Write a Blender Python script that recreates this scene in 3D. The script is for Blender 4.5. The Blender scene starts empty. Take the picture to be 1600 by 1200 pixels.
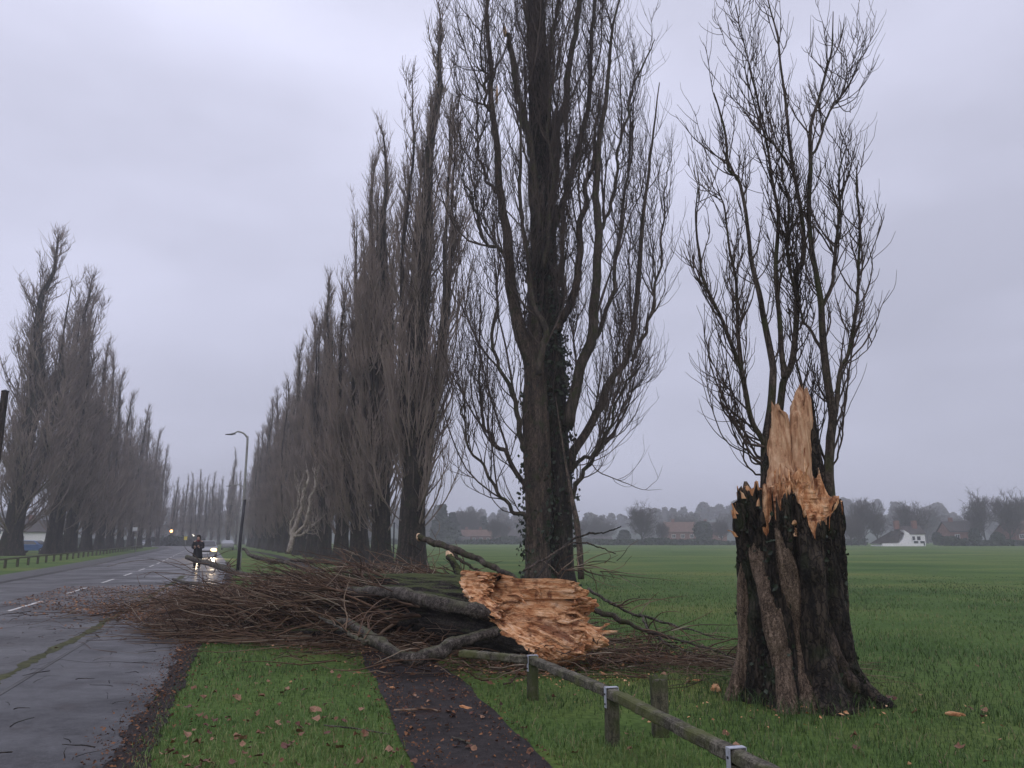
import bpy, bmesh, math, random
import numpy as np
from mathutils import Vector, Matrix

R = math.radians
rng = np.random.default_rng(11)
random.seed(11)
scene = bpy.context.scene
col = scene.collection

# ------------------------------------------------------------------ camera
CAM_H, PITCH, FPX = 1.6, R(11.4), 1202.0
cam = bpy.data.cameras.new('camera')
cam.sensor_width = 36.0
cam.lens = 36.0 * FPX / 1600.0
cam.clip_start = 0.1
cam.clip_end = 3000
cam_ob = bpy.data.objects.new('camera', cam)
cam_ob.location = (0, 0, CAM_H)
cam_ob.rotation_euler = (math.pi / 2 + PITCH, 0, 0)
col.objects.link(cam_ob)
scene.camera = cam_ob

# ------------------------------------------------------------------ world: low overcast at dusk
world = bpy.data.worlds.new('World')
scene.world = world
world.use_nodes = True
wn, wl = world.node_tree.nodes, world.node_tree.links
wn.clear()
w_out = wn.new('ShaderNodeOutputWorld')
w_bg = wn.new('ShaderNodeBackground')
w_tc = wn.new('ShaderNodeTexCoord')
w_sep = wn.new('ShaderNodeSeparateXYZ')
w_ramp = wn.new('ShaderNodeMapRange')
w_ramp.clamp = True
w_ramp.inputs['From Min'].default_value = 0.0
w_ramp.inputs['From Max'].default_value = 1.0
w_mix = wn.new('ShaderNodeMix'); w_mix.data_type = 'RGBA'
w_mix.inputs[6].default_value = (0.47, 0.48, 0.615, 1)
w_mix.inputs[7].default_value = (1.02, 1.035, 1.275, 1)
w_map = wn.new('ShaderNodeMapping')
w_map.inputs['Scale'].default_value = (1.0, 1.0, 2.6)
w_map.inputs['Location'].default_value = (0.35, 0.2, 0.1)
w_noise = wn.new('ShaderNodeTexNoise')
w_noise.inputs['Scale'].default_value = 1.7
w_noise.inputs['Detail'].default_value = 6
w_noise.inputs['Roughness'].default_value = 0.45
w_nr = wn.new('ShaderNodeMapRange')
w_nr.inputs['From Min'].default_value = 0.3
w_nr.inputs['From Max'].default_value = 0.7
w_nr.inputs['To Min'].default_value = 0.78
w_nr.inputs['To Max'].default_value = 1.14
w_mul = wn.new('ShaderNodeVectorMath'); w_mul.operation = 'SCALE'
w_sky = wn.new('ShaderNodeTexSky')
w_sky.sky_type = 'NISHITA'
w_sky.sun_disc = False
w_sky.sun_elevation = R(14)
w_sky.sun_rotation = R(170)
w_sky.air_density = 1.0
w_sky.dust_density = 4.0
w_skys = wn.new('ShaderNodeVectorMath'); w_skys.operation = 'SCALE'
w_skys.inputs['Scale'].default_value = 0.006
w_add = wn.new('ShaderNodeVectorMath'); w_add.operation = 'ADD'
wl.new(w_tc.outputs['Generated'], w_sep.inputs[0])
wl.new(w_sep.outputs['Z'], w_ramp.inputs['Value'])
wl.new(w_ramp.outputs[0], w_mix.inputs[0])
wl.new(w_tc.outputs['Generated'], w_map.inputs[0])
wl.new(w_map.outputs[0], w_noise.inputs['Vector'])
wl.new(w_noise.outputs[0], w_nr.inputs['Value'])
wl.new(w_mix.outputs[2], w_mul.inputs[0])
wl.new(w_nr.outputs[0], w_mul.inputs['Scale'])
wl.new(w_sky.outputs[0], w_skys.inputs[0])
wl.new(w_mul.outputs[0], w_add.inputs[0])
wl.new(w_skys.outputs[0], w_add.inputs[1])
wl.new(w_add.outputs[0], w_bg.inputs['Color'])
w_bg.inputs['Strength'].default_value = 1.0
wl.new(w_bg.outputs[0], w_out.inputs['Surface'])

sun = bpy.data.lights.new('sun', 'SUN')
sun.energy = 0.5
sun.angle = R(60)
sun.color = (1.0, 0.96, 0.92)
sun_ob = bpy.data.objects.new('sun', sun)
sun_ob.rotation_euler = (R(42), 0, R(-10))
col.objects.link(sun_ob)

scene.view_settings.view_transform = 'Standard'
scene.view_settings.look = 'None'
scene.view_settings.exposure = 0.0
scene.view_settings.gamma = 1.0
scene.view_settings.use_curve_mapping = False
scene.render.engine = 'CYCLES'
cy = scene.cycles
cy.max_bounces = 4
cy.diffuse_bounces = 2
cy.glossy_bounces = 2
cy.transmission_bounces = 2
cy.volume_bounces = 1
cy.transparent_max_bounces = 6
cy.caustics_reflective = False
cy.caustics_refractive = False
cy.use_denoising = True
cy.sample_clamp_indirect = 4.0

# ------------------------------------------------------------------ helpers: view geometry
CT, ST = math.cos(PITCH), math.sin(PITCH)
def ray(px, py):
    xc, yc = (px - 800) / FPX, (600 - py) / FPX
    return np.array([xc, CT - yc * ST, ST + yc * CT])
def on_z(px, py, z=0.0):
    d = ray(px, py); t = (z - CAM_H) / d[2]
    return np.array([0, 0, CAM_H]) + d * t
def on_y(px, py, Y):
    d = ray(px, py); t = Y / d[1]
    return np.array([0, 0, CAM_H]) + d * t
def m_per_px(Y):
    return Y / FPX * 1.0

# ------------------------------------------------------------------ helpers: noise
def _hash(ix, iy, iz, seed):
    h = (ix.astype(np.int64) * 374761393 + iy.astype(np.int64) * 668265263 + iz.astype(np.int64) * 2147483647 + seed * 974634541) & 0xffffffff
    h = ((h ^ (h >> 13)) * 1274126177) & 0xffffffff
    h = ((h ^ (h >> 16)) * 2246822519) & 0xffffffff
    return ((h ^ (h >> 15)) & 0xffffff) / float(0xffffff)
def vnoise(p, seed=0):
    p = np.asarray(p, float)
    i = np.floor(p); f = p - i; f = f * f * (3 - 2 * f)
    x, y, z = i[..., 0], i[..., 1], i[..., 2]
    out = 0
    for dx in (0, 1):
        for dy in (0, 1):
            for dz in (0, 1):
                w = (f[..., 0] if dx else 1 - f[..., 0]) * (f[..., 1] if dy else 1 - f[..., 1]) * (f[..., 2] if dz else 1 - f[..., 2])
                out = out + w * _hash(x + dx, y + dy, z + dz, seed)
    return out * 2 - 1
def fbm(p, octv=4, seed=0, rough=0.5):
    p = np.asarray(p, float); a, s, o = 1.0, 0.0, 0.0
    for k in range(octv):
        o = o + a * vnoise(p * (2 ** k), seed + k); s += a; a *= rough
    return o / s
def nrm(v):
    return v / np.maximum(np.linalg.norm(v, axis=-1, keepdims=True), 1e-9)

# ------------------------------------------------------------------ helpers: meshes and objects
def mesh_np(name, verts, quads=None, tris=None, smooth=True, mats=None, mat_idx=None, tint=None):
    me = bpy.data.meshes.new(name)
    verts = np.ascontiguousarray(verts, dtype=np.float32).reshape(-1, 3)
    nq = 0 if quads is None else len(quads)
    nt = 0 if tris is None else len(tris)
    loops, starts = [], []
    if nq: loops.append(np.asarray(quads, np.int32).ravel()); starts.append(np.arange(nq) * 4)
    if nt: loops.append(np.asarray(tris, np.int32).ravel()); starts.append(nq * 4 + np.arange(nt) * 3)
    lv = np.concatenate(loops).astype(np.int32); st = np.concatenate(starts).astype(np.int32)
    me.vertices.add(len(verts)); me.vertices.foreach_set('co', verts.ravel())
    me.loops.add(len(lv)); me.loops.foreach_set('vertex_index', lv)
    me.polygons.add(len(st)); me.polygons.foreach_set('loop_start', st)
    me.update(calc_edges=True)
    me.polygons.foreach_set('use_smooth', np.full(len(st), smooth))
    if mats:
        for m in mats: me.materials.append(m)
    if mat_idx is not None:
        me.polygons.foreach_set('material_index', np.asarray(mat_idx, np.int32))
    if tint is not None:
        at = me.attributes.new('tint', 'FLOAT', 'POINT')
        at.data.foreach_set('value', np.asarray(tint, np.float32))
    me.update()
    return me
def link(name, me, parent=None, loc=None):
    o = bpy.data.objects.new(name, me)
    if parent is not None: o.parent = parent
    if loc is not None: o.location = loc
    col.objects.link(o)
    return o
def tag(o, label, cat, group=None):
    o['label'] = label; o['category'] = cat
    if group: o['group'] = group
    return o
def thing(name, label, cat, loc=(0, 0, 0), rz=0.0, group=None):
    o = bpy.data.objects.new(name, None)
    o.empty_display_size = 0.2
    o.location = [float(v) for v in loc]; o.rotation_euler = (0, 0, rz)
    col.objects.link(o)
    return tag(o, label, cat, group)
def structure(o):
    o['kind'] = 'structure'; return o
def stuff(o, label=None, cat=None):
    o['kind'] = 'stuff'
    if label: o['label'] = label
    if cat: o['category'] = cat
    return o
class Acc:
    """collects vertices and faces of ONE mesh"""
    def __init__(s): s.v, s.q, s.t, s.n = [], [], [], 0
    def add(s, v, q=None, t=None):
        v = np.asarray(v, float).reshape(-1, 3)
        if q is not None and len(q): s.q.append(np.asarray(q) + s.n)
        if t is not None and len(t): s.t.append(np.asarray(t) + s.n)
        s.v.append(v); s.n += len(v); return s
    def box(s, c, size, rz=0.0, rot=None):
        hx, hy, hz = [d / 2 for d in size]
        v = np.array([[x, y, z] for x in (-hx, hx) for y in (-hy, hy) for z in (-hz, hz)])
        if rot is not None: v = v @ np.array(rot.to_3x3()).T
        elif rz:
            c_, s_ = math.cos(rz), math.sin(rz)
            v = v @ np.array([[c_, -s_, 0], [s_, c_, 0], [0, 0, 1]]).T
        q = [[0, 1, 3, 2], [4, 6, 7, 5], [0, 4, 5, 1], [2, 3, 7, 6], [0, 2, 6, 4], [1, 5, 7, 3]]
        return s.add(v + np.asarray(c), q)
    def beam(s, a, b, w, h):
        a, b = Vector(a), Vector(b); d = b - a
        rot = d.to_track_quat('Y', 'Z').to_matrix()
        return s.box((a + b) / 2, (w, d.length, h), rot=rot)
    def tube(s, P, rad, k=8, cap=True):
        v, q = tubes(np.asarray(P, float)[None], np.asarray(rad, float)[None], k)
        n = len(P)
        s.add(v, q)
        if cap:
            base = s.n - n * k
            for off, pt in ((0, P[0]), ((n - 1) * k, P[-1])):
                ring = base + off + np.arange(k)
                s.v.append(np.asarray(pt, float).reshape(1, 3)); c = s.n; s.n += 1
                t = np.stack([ring, np.roll(ring, -1), np.full(k, c)], 1)
                s.t.append(t if off else t[:, ::-1])
        return s
    def mesh(s, name, mat, smooth=True, tint=None):
        v = np.concatenate(s.v)
        if tint is None and mat.name.startswith('twig_dead'):     # one random tint for every twig
            tint = np.concatenate([np.repeat(rng.random(max(1, len(b) // 15)), 15)[:len(b)] if len(b) >= 15 else rng.random(1).repeat(len(b)) for b in s.v])
            tint = np.concatenate([tint, np.full(len(v) - len(tint), 0.5)])
        q = np.concatenate(s.q) if s.q else None
        t = np.concatenate(s.t) if s.t else None
        return mesh_np(name, v, q, t, smooth, [mat], tint=tint)
    def build(s, name, mat, parent=None, smooth=True):
        return link(name, s.mesh(name, mat, smooth), parent)

def tubes(P, Rr, k):
    """P (m,n,3), Rr (m,n): batch of tubes with k sides"""
    m, n, _ = P.shape
    T = np.empty_like(P)
    T[:, 1:-1] = P[:, 2:] - P[:, :-2]; T[:, 0] = P[:, 1] - P[:, 0]; T[:, -1] = P[:, -1] - P[:, -2]
    T = nrm(T)
    ax = np.argmin(np.abs(T.mean(1)), axis=1)
    ref = np.eye(3)[ax][:, None, :]
    U = nrm(np.cross(T, np.broadcast_to(ref, T.shape))); V = np.cross(T, U)
    ang = np.arange(k) * 2 * math.pi / k
    ring = U[:, :, None, :] * np.cos(ang)[None, None, :, None] + V[:, :, None, :] * np.sin(ang)[None, None, :, None]
    verts = P[:, :, None, :] + ring * Rr[:, :, None, None]
    b = np.arange(m)[:, None, None] * (n * k) + np.arange(n - 1)[None, :, None] * k + np.arange(k)[None, None, :]
    b2 = np.arange(m)[:, None, None] * (n * k) + np.arange(n - 1)[None, :, None] * k + ((np.arange(k) + 1) % k)[None, None, :]
    q = np.stack([b, b2, b2 + k, b + k], -1).reshape(-1, 4)
    return verts.reshape(-1, 3), q

def resample(P, n):
    """smooth (Catmull-Rom) resampling of a polyline with any columns"""
    P = np.asarray(P, float)
    m = len(P)
    E = np.vstack([2 * P[0] - P[1], P, 2 * P[-1] - P[-2]])
    u = np.linspace(0, m - 1, n); i = np.minimum(u.astype(int), m - 2); f = (u - i)[:, None]
    p0, p1, p2, p3 = E[i], E[i + 1], E[i + 2], E[i + 3]
    return 0.5 * (2 * p1 + (p2 - p0) * f + (2 * p0 - 5 * p1 + 4 * p2 - p3) * f ** 2 + (3 * p1 - p0 - 3 * p2 + p3) * f ** 3)

def sprout(P, Rr, count, t0, t1, len_lo, len_hi, ang_lo, ang_hi, n, up, wig, r_ratio, r_max, r_tip, g, upvec=(0, 0, 1), tpow=1.0, lenfun=None):
    """children of a batch of branches; count may be an array per parent"""
    m, np_, _ = P.shape
    cnt = np.full(m, count) if np.isscalar(count) else np.asarray(count)
    pid = np.repeat(np.arange(m), cnt); N = len(pid)
    if N == 0: return np.zeros((0, n, 3)), np.zeros((0, n))
    t = t0 + (t1 - t0) * g.random(N) ** tpow
    u = t * (np_ - 1); i = np.minimum(u.astype(int), np_ - 2); f = (u - i)[:, None]
    a, b = P[pid, i], P[pid, i + 1]
    pos = a * (1 - f) + b * f
    tan = nrm(b - a)
    pr = Rr[pid, i] * (1 - f[:, 0]) + Rr[pid, i + 1] * f[:, 0]
    rv = nrm(g.normal(size=(N, 3))); perp = nrm(rv - tan * np.sum(rv * tan, 1, keepdims=True))
    an = ang_lo + (ang_hi - ang_lo) * g.random(N)
    d = tan * np.cos(an)[:, None] + perp * np.sin(an)[:, None]
    L = len_lo + (len_hi - len_lo) * g.random(N)
    if lenfun is not None: L = L * lenfun(t, pid)
    step = (L / (n - 1))[:, None]
    r0 = np.minimum(pr * r_ratio, r_max * (0.6 + 0.4 * g.random(N)))
    Q = np.empty((N, n, 3)); Q[:, 0] = pos
    upv = np.asarray(upvec, float)[None]
    for k in range(1, n):
        kick = g.normal(size=(N, 3)) * wig
        d = nrm(d + upv * up / (n - 1) * 3 + kick)
        Q[:, k] = Q[:, k - 1] + d * step
    s = np.linspace(0, 1, n)[None]
    RR = r0[:, None] * (1 - s) ** 0.8 + r_tip
    return Q, RR

# ------------------------------------------------------------------ materials
def new_mat(name):
    m = bpy.data.materials.new(name); m.use_nodes = True
    nt = m.node_tree; b = nt.nodes['Principled BSDF']
    return m, nt, b
def node(nt, typ, **kw):
    n = nt.nodes.new(typ)
    for k, v in kw.items():
        if k in n.inputs: n.inputs[k].default_value = v
        else: setattr(n, k, v)
    return n
def c4(c): return (c[0], c[1], c[2], 1.0)
def ramp_node(nt, fac, stops):
    r = nt.nodes.new('ShaderNodeValToRGB')
    e = r.color_ramp.elements
    while len(e) < len(stops): e.new(0.5)
    for k, (p, c) in enumerate(stops): e[k].position = p; e[k].color = c4(c)
    nt.links.new(fac, r.inputs[0]); return r
def noise_node(nt, coord, scale, detail=5, rough=0.55, stretch=None, typ='ShaderNodeTexNoise'):
    if stretch is not None:
        mp = nt.nodes.new('ShaderNodeMapping'); mp.inputs['Scale'].default_value = stretch
        nt.links.new(coord, mp.inputs[0]); coord = mp.outputs[0]
    n = nt.nodes.new(typ)
    n.inputs['Scale'].default_value = scale
    if 'Detail' in n.inputs: n.inputs['Detail'].default_value = detail
    if 'Roughness' in n.inputs: n.inputs['Roughness'].default_value = rough
    nt.links.new(coord, n.inputs['Vector']); return n
def bump(nt, b, height, strength=0.5, dist=0.02):
    bp = nt.nodes.new('ShaderNodeBump'); bp.inputs['Strength'].default_value = strength; bp.inputs['Distance'].default_value = dist
    nt.links.new(height, bp.inputs['Height']); nt.links.new(bp.outputs[0], b.inputs['Normal']); return bp
def coords(nt, kind='Object'):
    if kind == 'World':
        return nt.nodes.new('ShaderNodeNewGeometry').outputs['Position']
    return nt.nodes.new('ShaderNodeTexCoord').outputs[kind]
def mixc(nt, fac, a, b, mode='MIX'):
    m = nt.nodes.new('ShaderNodeMix'); m.data_type = 'RGBA'; m.blend_type = mode
    for idx, v in ((0, fac), (6, a), (7, b)):
        if hasattr(v, 'is_linked') or hasattr(v, 'links'): nt.links.new(v, m.inputs[idx])
        else: m.inputs[idx].default_value = v if idx == 0 else c4(v)
    return m.outputs[2]
def simple(name, base, rough=0.8, var=0.25, scale=6, bmp=0.2, metallic=0.0, kind='Object', spec=0.3, bdist=0.01):
    m, nt, b = new_mat(name)
    co = coords(nt, kind)
    n = noise_node(nt, co, scale, 6)
    lo = [c * (1 - var) for c in base]; hi = [min(1, c * (1 + var)) for c in base]
    r = ramp_node(nt, n.outputs[0], [(0.3, lo), (0.7, hi)])
    nt.links.new(r.outputs[0], b.inputs['Base Color'])
    b.inputs['Roughness'].default_value = rough; b.inputs['Metallic'].default_value = metallic
    b.inputs['Specular IOR Level'].default_value = spec
    if bmp:
        n2 = noise_node(nt, co, scale * 5, 6); bump(nt, b, n2.outputs[0], bmp, bdist)
    return m
def bark(name, dark, mid, light, stretch=(1, 1, 0.12), scale=9, moss=None, moss_amt=0.5, kind='Object', bdist=0.03, strength=0.9):
    m, nt, b = new_mat(name)
    co = coords(nt, kind)
    n1 = noise_node(nt, co, scale, 8, 0.65, stretch)
    n2 = noise_node(nt, co, scale * 0.35, 4, 0.5)
    n3 = noise_node(nt, co, scale * 4, 5, 0.6, (stretch[0], stretch[1], min(1, stretch[2] * 2.5)))
    add = node(nt, 'ShaderNodeMath', operation='MULTIPLY_ADD'); add.inputs[1].default_value = 0.35
    nt.links.new(n3.outputs[0], add.inputs[0]); nt.links.new(n1.outputs[0], add.inputs[2])
    mpv = nt.nodes.new('ShaderNodeMapping'); mpv.inputs['Scale'].default_value = (stretch[0], stretch[1], max(0.22, stretch[2] * 2.0))
    wv = noise_node(nt, co, scale * 1.5, 3); wm = node(nt, 'ShaderNodeVectorMath', operation='MULTIPLY_ADD'); wm.inputs[1].default_value = (0.09, 0.09, 0.2)
    nt.links.new(wv.outputs['Color'], wm.inputs[0]); nt.links.new(co, wm.inputs[2]); nt.links.new(wm.outputs[0], mpv.inputs[0])
    vo = nt.nodes.new('ShaderNodeTexVoronoi'); vo.feature = 'DISTANCE_TO_EDGE'; vo.inputs['Scale'].default_value = scale * 2.2
    nt.links.new(mpv.outputs[0], vo.inputs['Vector'])
    cr = node(nt, 'ShaderNodeMapRange'); cr.inputs['From Max'].default_value = 0.16; nt.links.new(vo.outputs['Distance'], cr.inputs['Value'])
    hh = node(nt, 'ShaderNodeMath', operation='MULTIPLY_ADD'); hh.inputs[1].default_value = 0.22; nt.links.new(cr.outputs[0], hh.inputs[0]); nt.links.new(add.outputs[0], hh.inputs[2])
    add = hh
    r = ramp_node(nt, add.outputs[0], [(0.60, dark), (0.82, mid), (1.0, light)])
    out = r.outputs[0]
    if moss is not None:
        mr = node(nt, 'ShaderNodeMapRange'); mr.inputs['From Min'].default_value = 0.62 - 0.25 * moss_amt; mr.inputs['From Max'].default_value = 0.78 - 0.25 * moss_amt
        mr.inputs['To Max'].default_value = 0.8
        nt.links.new(n2.outputs[0], mr.inputs['Value'])
        out = mixc(nt, mr.outputs[0], out, moss)
    nt.links.new(out, b.inputs['Base Color'])
    b.inputs['Roughness'].default_value = 0.85; b.inputs['Specular IOR Level'].default_value = 0.25
    bump(nt, b, add.outputs[0], strength, bdist)
    return m
M = {}
M['bark_dark'] = bark('bark_dark', (0.005, 0.0045, 0.004), (0.022, 0.017, 0.013), (0.07, 0.054, 0.04), moss=(0.022, 0.03, 0.012), moss_amt=0.3, bdist=0.05, strength=1.0)
M['bark_brown'] = bark('bark_brown', (0.014, 0.011, 0.009), (0.06, 0.044, 0.034), (0.13, 0.095, 0.07), moss=(0.04, 0.045, 0.02), moss_amt=0.3)
M['bark_rib'] = bark('bark_rib', (0.03, 0.021, 0.015), (0.165, 0.115, 0.08), (0.32, 0.235, 0.17), stretch=(1, 1, 0.14), scale=20, bdist=0.05, strength=1.0)
M['bark_limb'] = bark('bark_limb', (0.02, 0.016, 0.013), (0.06, 0.046, 0.036), (0.12, 0.094, 0.074), moss=(0.05, 0.055, 0.022), moss_amt=0.55, scale=12)
M['bark_fallen'] = bark('bark_fallen', (0.006, 0.005, 0.0045), (0.02, 0.017, 0.014), (0.06, 0.05, 0.04), stretch=(1, 1, 0.3), scale=9)
M['bark_bough'] = bark('bark_bough', (0.016, 0.013, 0.011), (0.06, 0.05, 0.041), (0.15, 0.13, 0.11), stretch=(1, 1, 1), moss=(0.09, 0.09, 0.05), moss_amt=0.2, scale=9, bdist=0.015)
M['bark_pale'] = bark('bark_pale', (0.12, 0.1, 0.085), (0.3, 0.26, 0.22), (0.48, 0.43, 0.37), stretch=(1, 1, 0.5), scale=6, bdist=0.01)
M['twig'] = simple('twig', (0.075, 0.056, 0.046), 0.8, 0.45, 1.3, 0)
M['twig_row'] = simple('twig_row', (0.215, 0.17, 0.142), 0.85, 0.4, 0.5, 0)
M['twig_far'] = simple('twig_far', (0.085, 0.07, 0.06), 0.9, 0.3, 0.1, 0)
def moss_up(m, colr, lo=0.35, hi=0.8):
    nt = m.node_tree; b = nt.nodes['Principled BSDF']
    src = b.inputs['Base Color'].links[0].from_socket
    sp = nt.nodes.new('ShaderNodeSeparateXYZ'); nt.links.new(nt.nodes.new('ShaderNodeNewGeometry').outputs['Normal'], sp.inputs[0])
    n = noise_node(nt, coords(nt, 'World'), 5, 5, 0.6)
    ad = node(nt, 'ShaderNodeMath', operation='MULTIPLY_ADD'); ad.inputs[1].default_value = 0.9; nt.links.new(n.outputs[0], ad.inputs[0]); nt.links.new(sp.outputs['Z'], ad.inputs[2])
    mr = node(nt, 'ShaderNodeMapRange'); mr.inputs['From Min'].default_value = lo + 0.45; mr.inputs['From Max'].default_value = hi + 0.45; mr.inputs['To Max'].default_value = 0.85
    nt.links.new(ad.outputs[0], mr.inputs['Value'])
    nt.links.new(mixc(nt, mr.outputs[0], src, colr), b.inputs['Base Color'])
def wood_mat(rot=None):
    m, nt, b = new_mat('split_wood')
    co = coords(nt, 'Object')
    n1 = noise_node(nt, co, 14, 8, 0.7, (1, 1, 0.16))
    n2 = noise_node(nt, co, 4.6, 8, 0.7)
    n3 = noise_node(nt, co, 60, 4, 0.6, (1, 1, 0.15))
    r = ramp_node(nt, n1.outputs[0], [(0.3, (0.13, 0.042, 0.016)), (0.42, (0.5, 0.22, 0.09)), (0.54, (0.72, 0.415, 0.215)), (0.7, (0.86, 0.64, 0.45))])
    mr = node(nt, 'ShaderNodeMapRange'); mr.inputs['From Min'].default_value = 0.5; mr.inputs['From Max'].default_value = 0.62
    mr.inputs['To Max'].default_value = 0.88
    nt.links.new(n2.outputs[0], mr.inputs['Value'])
    out = mixc(nt, mr.outputs[0], r.outputs[0], (0.17, 0.056, 0.022))
    if rot:       # rotten heartwood running along the grain
        sub = node(nt, 'ShaderNodeVectorMath', operation='SUBTRACT'); sub.inputs[1].default_value = (rot[0], rot[1], 0)
        flat = node(nt, 'ShaderNodeVectorMath', operation='MULTIPLY'); flat.inputs[1].default_value = (1, 1, 0)
        ln = node(nt, 'ShaderNodeVectorMath', operation='LENGTH'); nz = noise_node(nt, co, 9, 6, 0.7)
        nt.links.new(co, sub.inputs[0]); nt.links.new(sub.outputs[0], flat.inputs[0]); nt.links.new(flat.outputs[0], ln.inputs[0])
        am = node(nt, 'ShaderNodeMath', operation='MULTIPLY_ADD'); am.inputs[1].default_value = 0.42; nt.links.new(nz.outputs[0], am.inputs[0]); nt.links.new(ln.outputs['Value'], am.inputs[2])
        rr_ = node(nt, 'ShaderNodeMapRange'); rr_.inputs['From Min'].default_value = rot[2] + 0.15; rr_.inputs['From Max'].default_value = rot[2] + 0.27
        rr_.inputs['To Min'].default_value = 0.85; rr_.inputs['To Max'].default_value = 0.0; nt.links.new(am.outputs[0], rr_.inputs['Value'])
        out = mixc(nt, rr_.outputs[0], out, (0.15, 0.05, 0.022))
    nt.links.new(out, b.inputs['Base Color'])
    b.inputs['Roughness'].default_value = 0.75; b.inputs['Specular IOR Level'].default_value = 0.25
    ad = node(nt, 'ShaderNodeMath', operation='ADD')
    nt.links.new(n1.outputs[0], ad.inputs[0]); nt.links.new(n3.outputs[0], ad.inputs[1])
    bump(nt, b, ad.outputs[0], 0.9, 0.025)
    return m
moss_up(M['bark_fallen'], (0.06, 0.075, 0.02)); moss_up(M['bark_bough'], (0.08, 0.085, 0.035), 0.75, 1.2)
M['wood'] = wood_mat()
M['wood_rot'] = wood_mat((0.08, -0.16, 0.12))
M['wood_pale'] = simple('wood_pale', (0.62, 0.42, 0.26), 0.7, 0.25, 12, 0.3)
def wood_slab():
    m, nt, b = new_mat('slab_wood')
    co = coords(nt, 'Object')
    n1 = noise_node(nt, co, 22, 8, 0.65, (1, 1, 0.07))
    n2 = noise_node(nt, co, 5, 6, 0.65)
    r = ramp_node(nt, n1.outputs[0], [(0.3, (0.16, 0.075, 0.04)), (0.44, (0.42, 0.225, 0.12)), (0.6, (0.6, 0.385, 0.235)), (0.78, (0.72, 0.53, 0.37))])
    mr = node(nt, 'ShaderNodeMapRange'); mr.inputs['From Min'].default_value = 0.58; mr.inputs['From Max'].default_value = 0.75; mr.inputs['To Max'].default_value = 0.6
    nt.links.new(n2.outputs[0], mr.inputs['Value'])
    out = mixc(nt, mr.outputs[0], r.outputs[0], (0.16, 0.075, 0.04))
    nt.links.new(out, b.inputs['Base Color']); b.inputs['Roughness'].default_value = 0.75; b.inputs['Specular IOR Level'].default_value = 0.25
    bump(nt, b, n1.outputs[0], 0.9, 0.02)
    return m
M['wood_slab'] = wood_slab()
M['ivy'] = simple('ivy', (0.02, 0.032, 0.014), 0.5, 0.4, 3, 0, spec=0.4)

def tinted(name, stops, rough=0.7, transl=0.0, spec=0.3):
    m, nt, b = new_mat(name)
    a = nt.nodes.new('ShaderNodeAttribute'); a.attribute_name = 'tint'
    r = ramp_node(nt, a.outputs['Fac'], stops)
    nt.links.new(r.outputs[0], b.inputs['Base Color'])
    b.inputs['Roughness'].default_value = rough; b.inputs['Specular IOR Level'].default_value = spec
    return m
M['twig_dead'] = tinted('twig_dead', [(0.0, (0.024, 0.014, 0.009)), (0.35, (0.085, 0.047, 0.028)), (0.7, (0.15, 0.09, 0.056)), (0.9, (0.22, 0.165, 0.115)), (1.0, (0.34, 0.28, 0.21))], 0.8)
M['grass_blade'] = tinted('grass_blade', [(0.0, (0.036, 0.066, 0.018)), (0.42, (0.073, 0.134, 0.035)), (0.7, (0.118, 0.186, 0.05)), (0.9, (0.185, 0.22, 0.075)), (1.0, (0.2, 0.17, 0.085))], 0.6, spec=0.25)
M['litter'] = tinted('litter', [(0.0, (0.035, 0.018, 0.012)), (0.35, (0.12, 0.055, 0.028)), (0.75, (0.26, 0.115, 0.048)), (1.0, (0.42, 0.24, 0.12))], 0.8)
M['leaf_brown'] = simple('leaf_brown', (0.17, 0.08, 0.045), 0.6, 0.4, 9, 0.3)
M['leaf_tan'] = simple('leaf_tan', (0.27, 0.15, 0.09), 0.6, 0.3, 9, 0.3)
M['leaf_dark'] = simple('leaf_dark', (0.12, 0.05, 0.035), 0.55, 0.4, 9, 0.3)

def ground_mat():
    m, nt, b = new_mat('turf')
    co = coords(nt, 'World')
    big = noise_node(nt, co, 0.07, 6, 0.6, (1, 2.2, 1))
    mid = noise_node(nt, co, 0.9, 6, 0.6)
    fine = noise_node(nt, co, 14, 6, 0.7)
    r = ramp_node(nt, fine.outputs[0], [(0.3, (0.042, 0.068, 0.018)), (0.55, (0.092, 0.143, 0.037)), (0.8, (0.14, 0.195, 0.058))])
    r2 = ramp_node(nt, big.outputs[0], [(0.35, (0.5, 0.68, 0.5)), (0.5, (0.95, 1.0, 0.9)), (0.66, (1.6, 1.2, 1.2))])
    o = mixc(nt, 1.0, r.outputs[0], r2.outputs[0], 'MULTIPLY')
    mr = node(nt, 'ShaderNodeMapRange'); mr.inputs['From Min'].default_value = 0.55; mr.inputs['From Max'].default_value = 0.8; mr.inputs['To Max'].default_value = 0.6
    nt.links.new(mid.outputs[0], mr.inputs['Value'])
    o = mixc(nt, mr.outputs[0], o, (0.045, 0.05, 0.02))
    nt.links.new(o, b.inputs['Base Color']); b.inputs['Roughness'].default_value = 0.9; b.inputs['Specular IOR Level'].default_value = 0.1
    bump(nt, b, fine.outputs[0], 0.6, 0.03)
    return m
M['turf'] = ground_mat()
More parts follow.
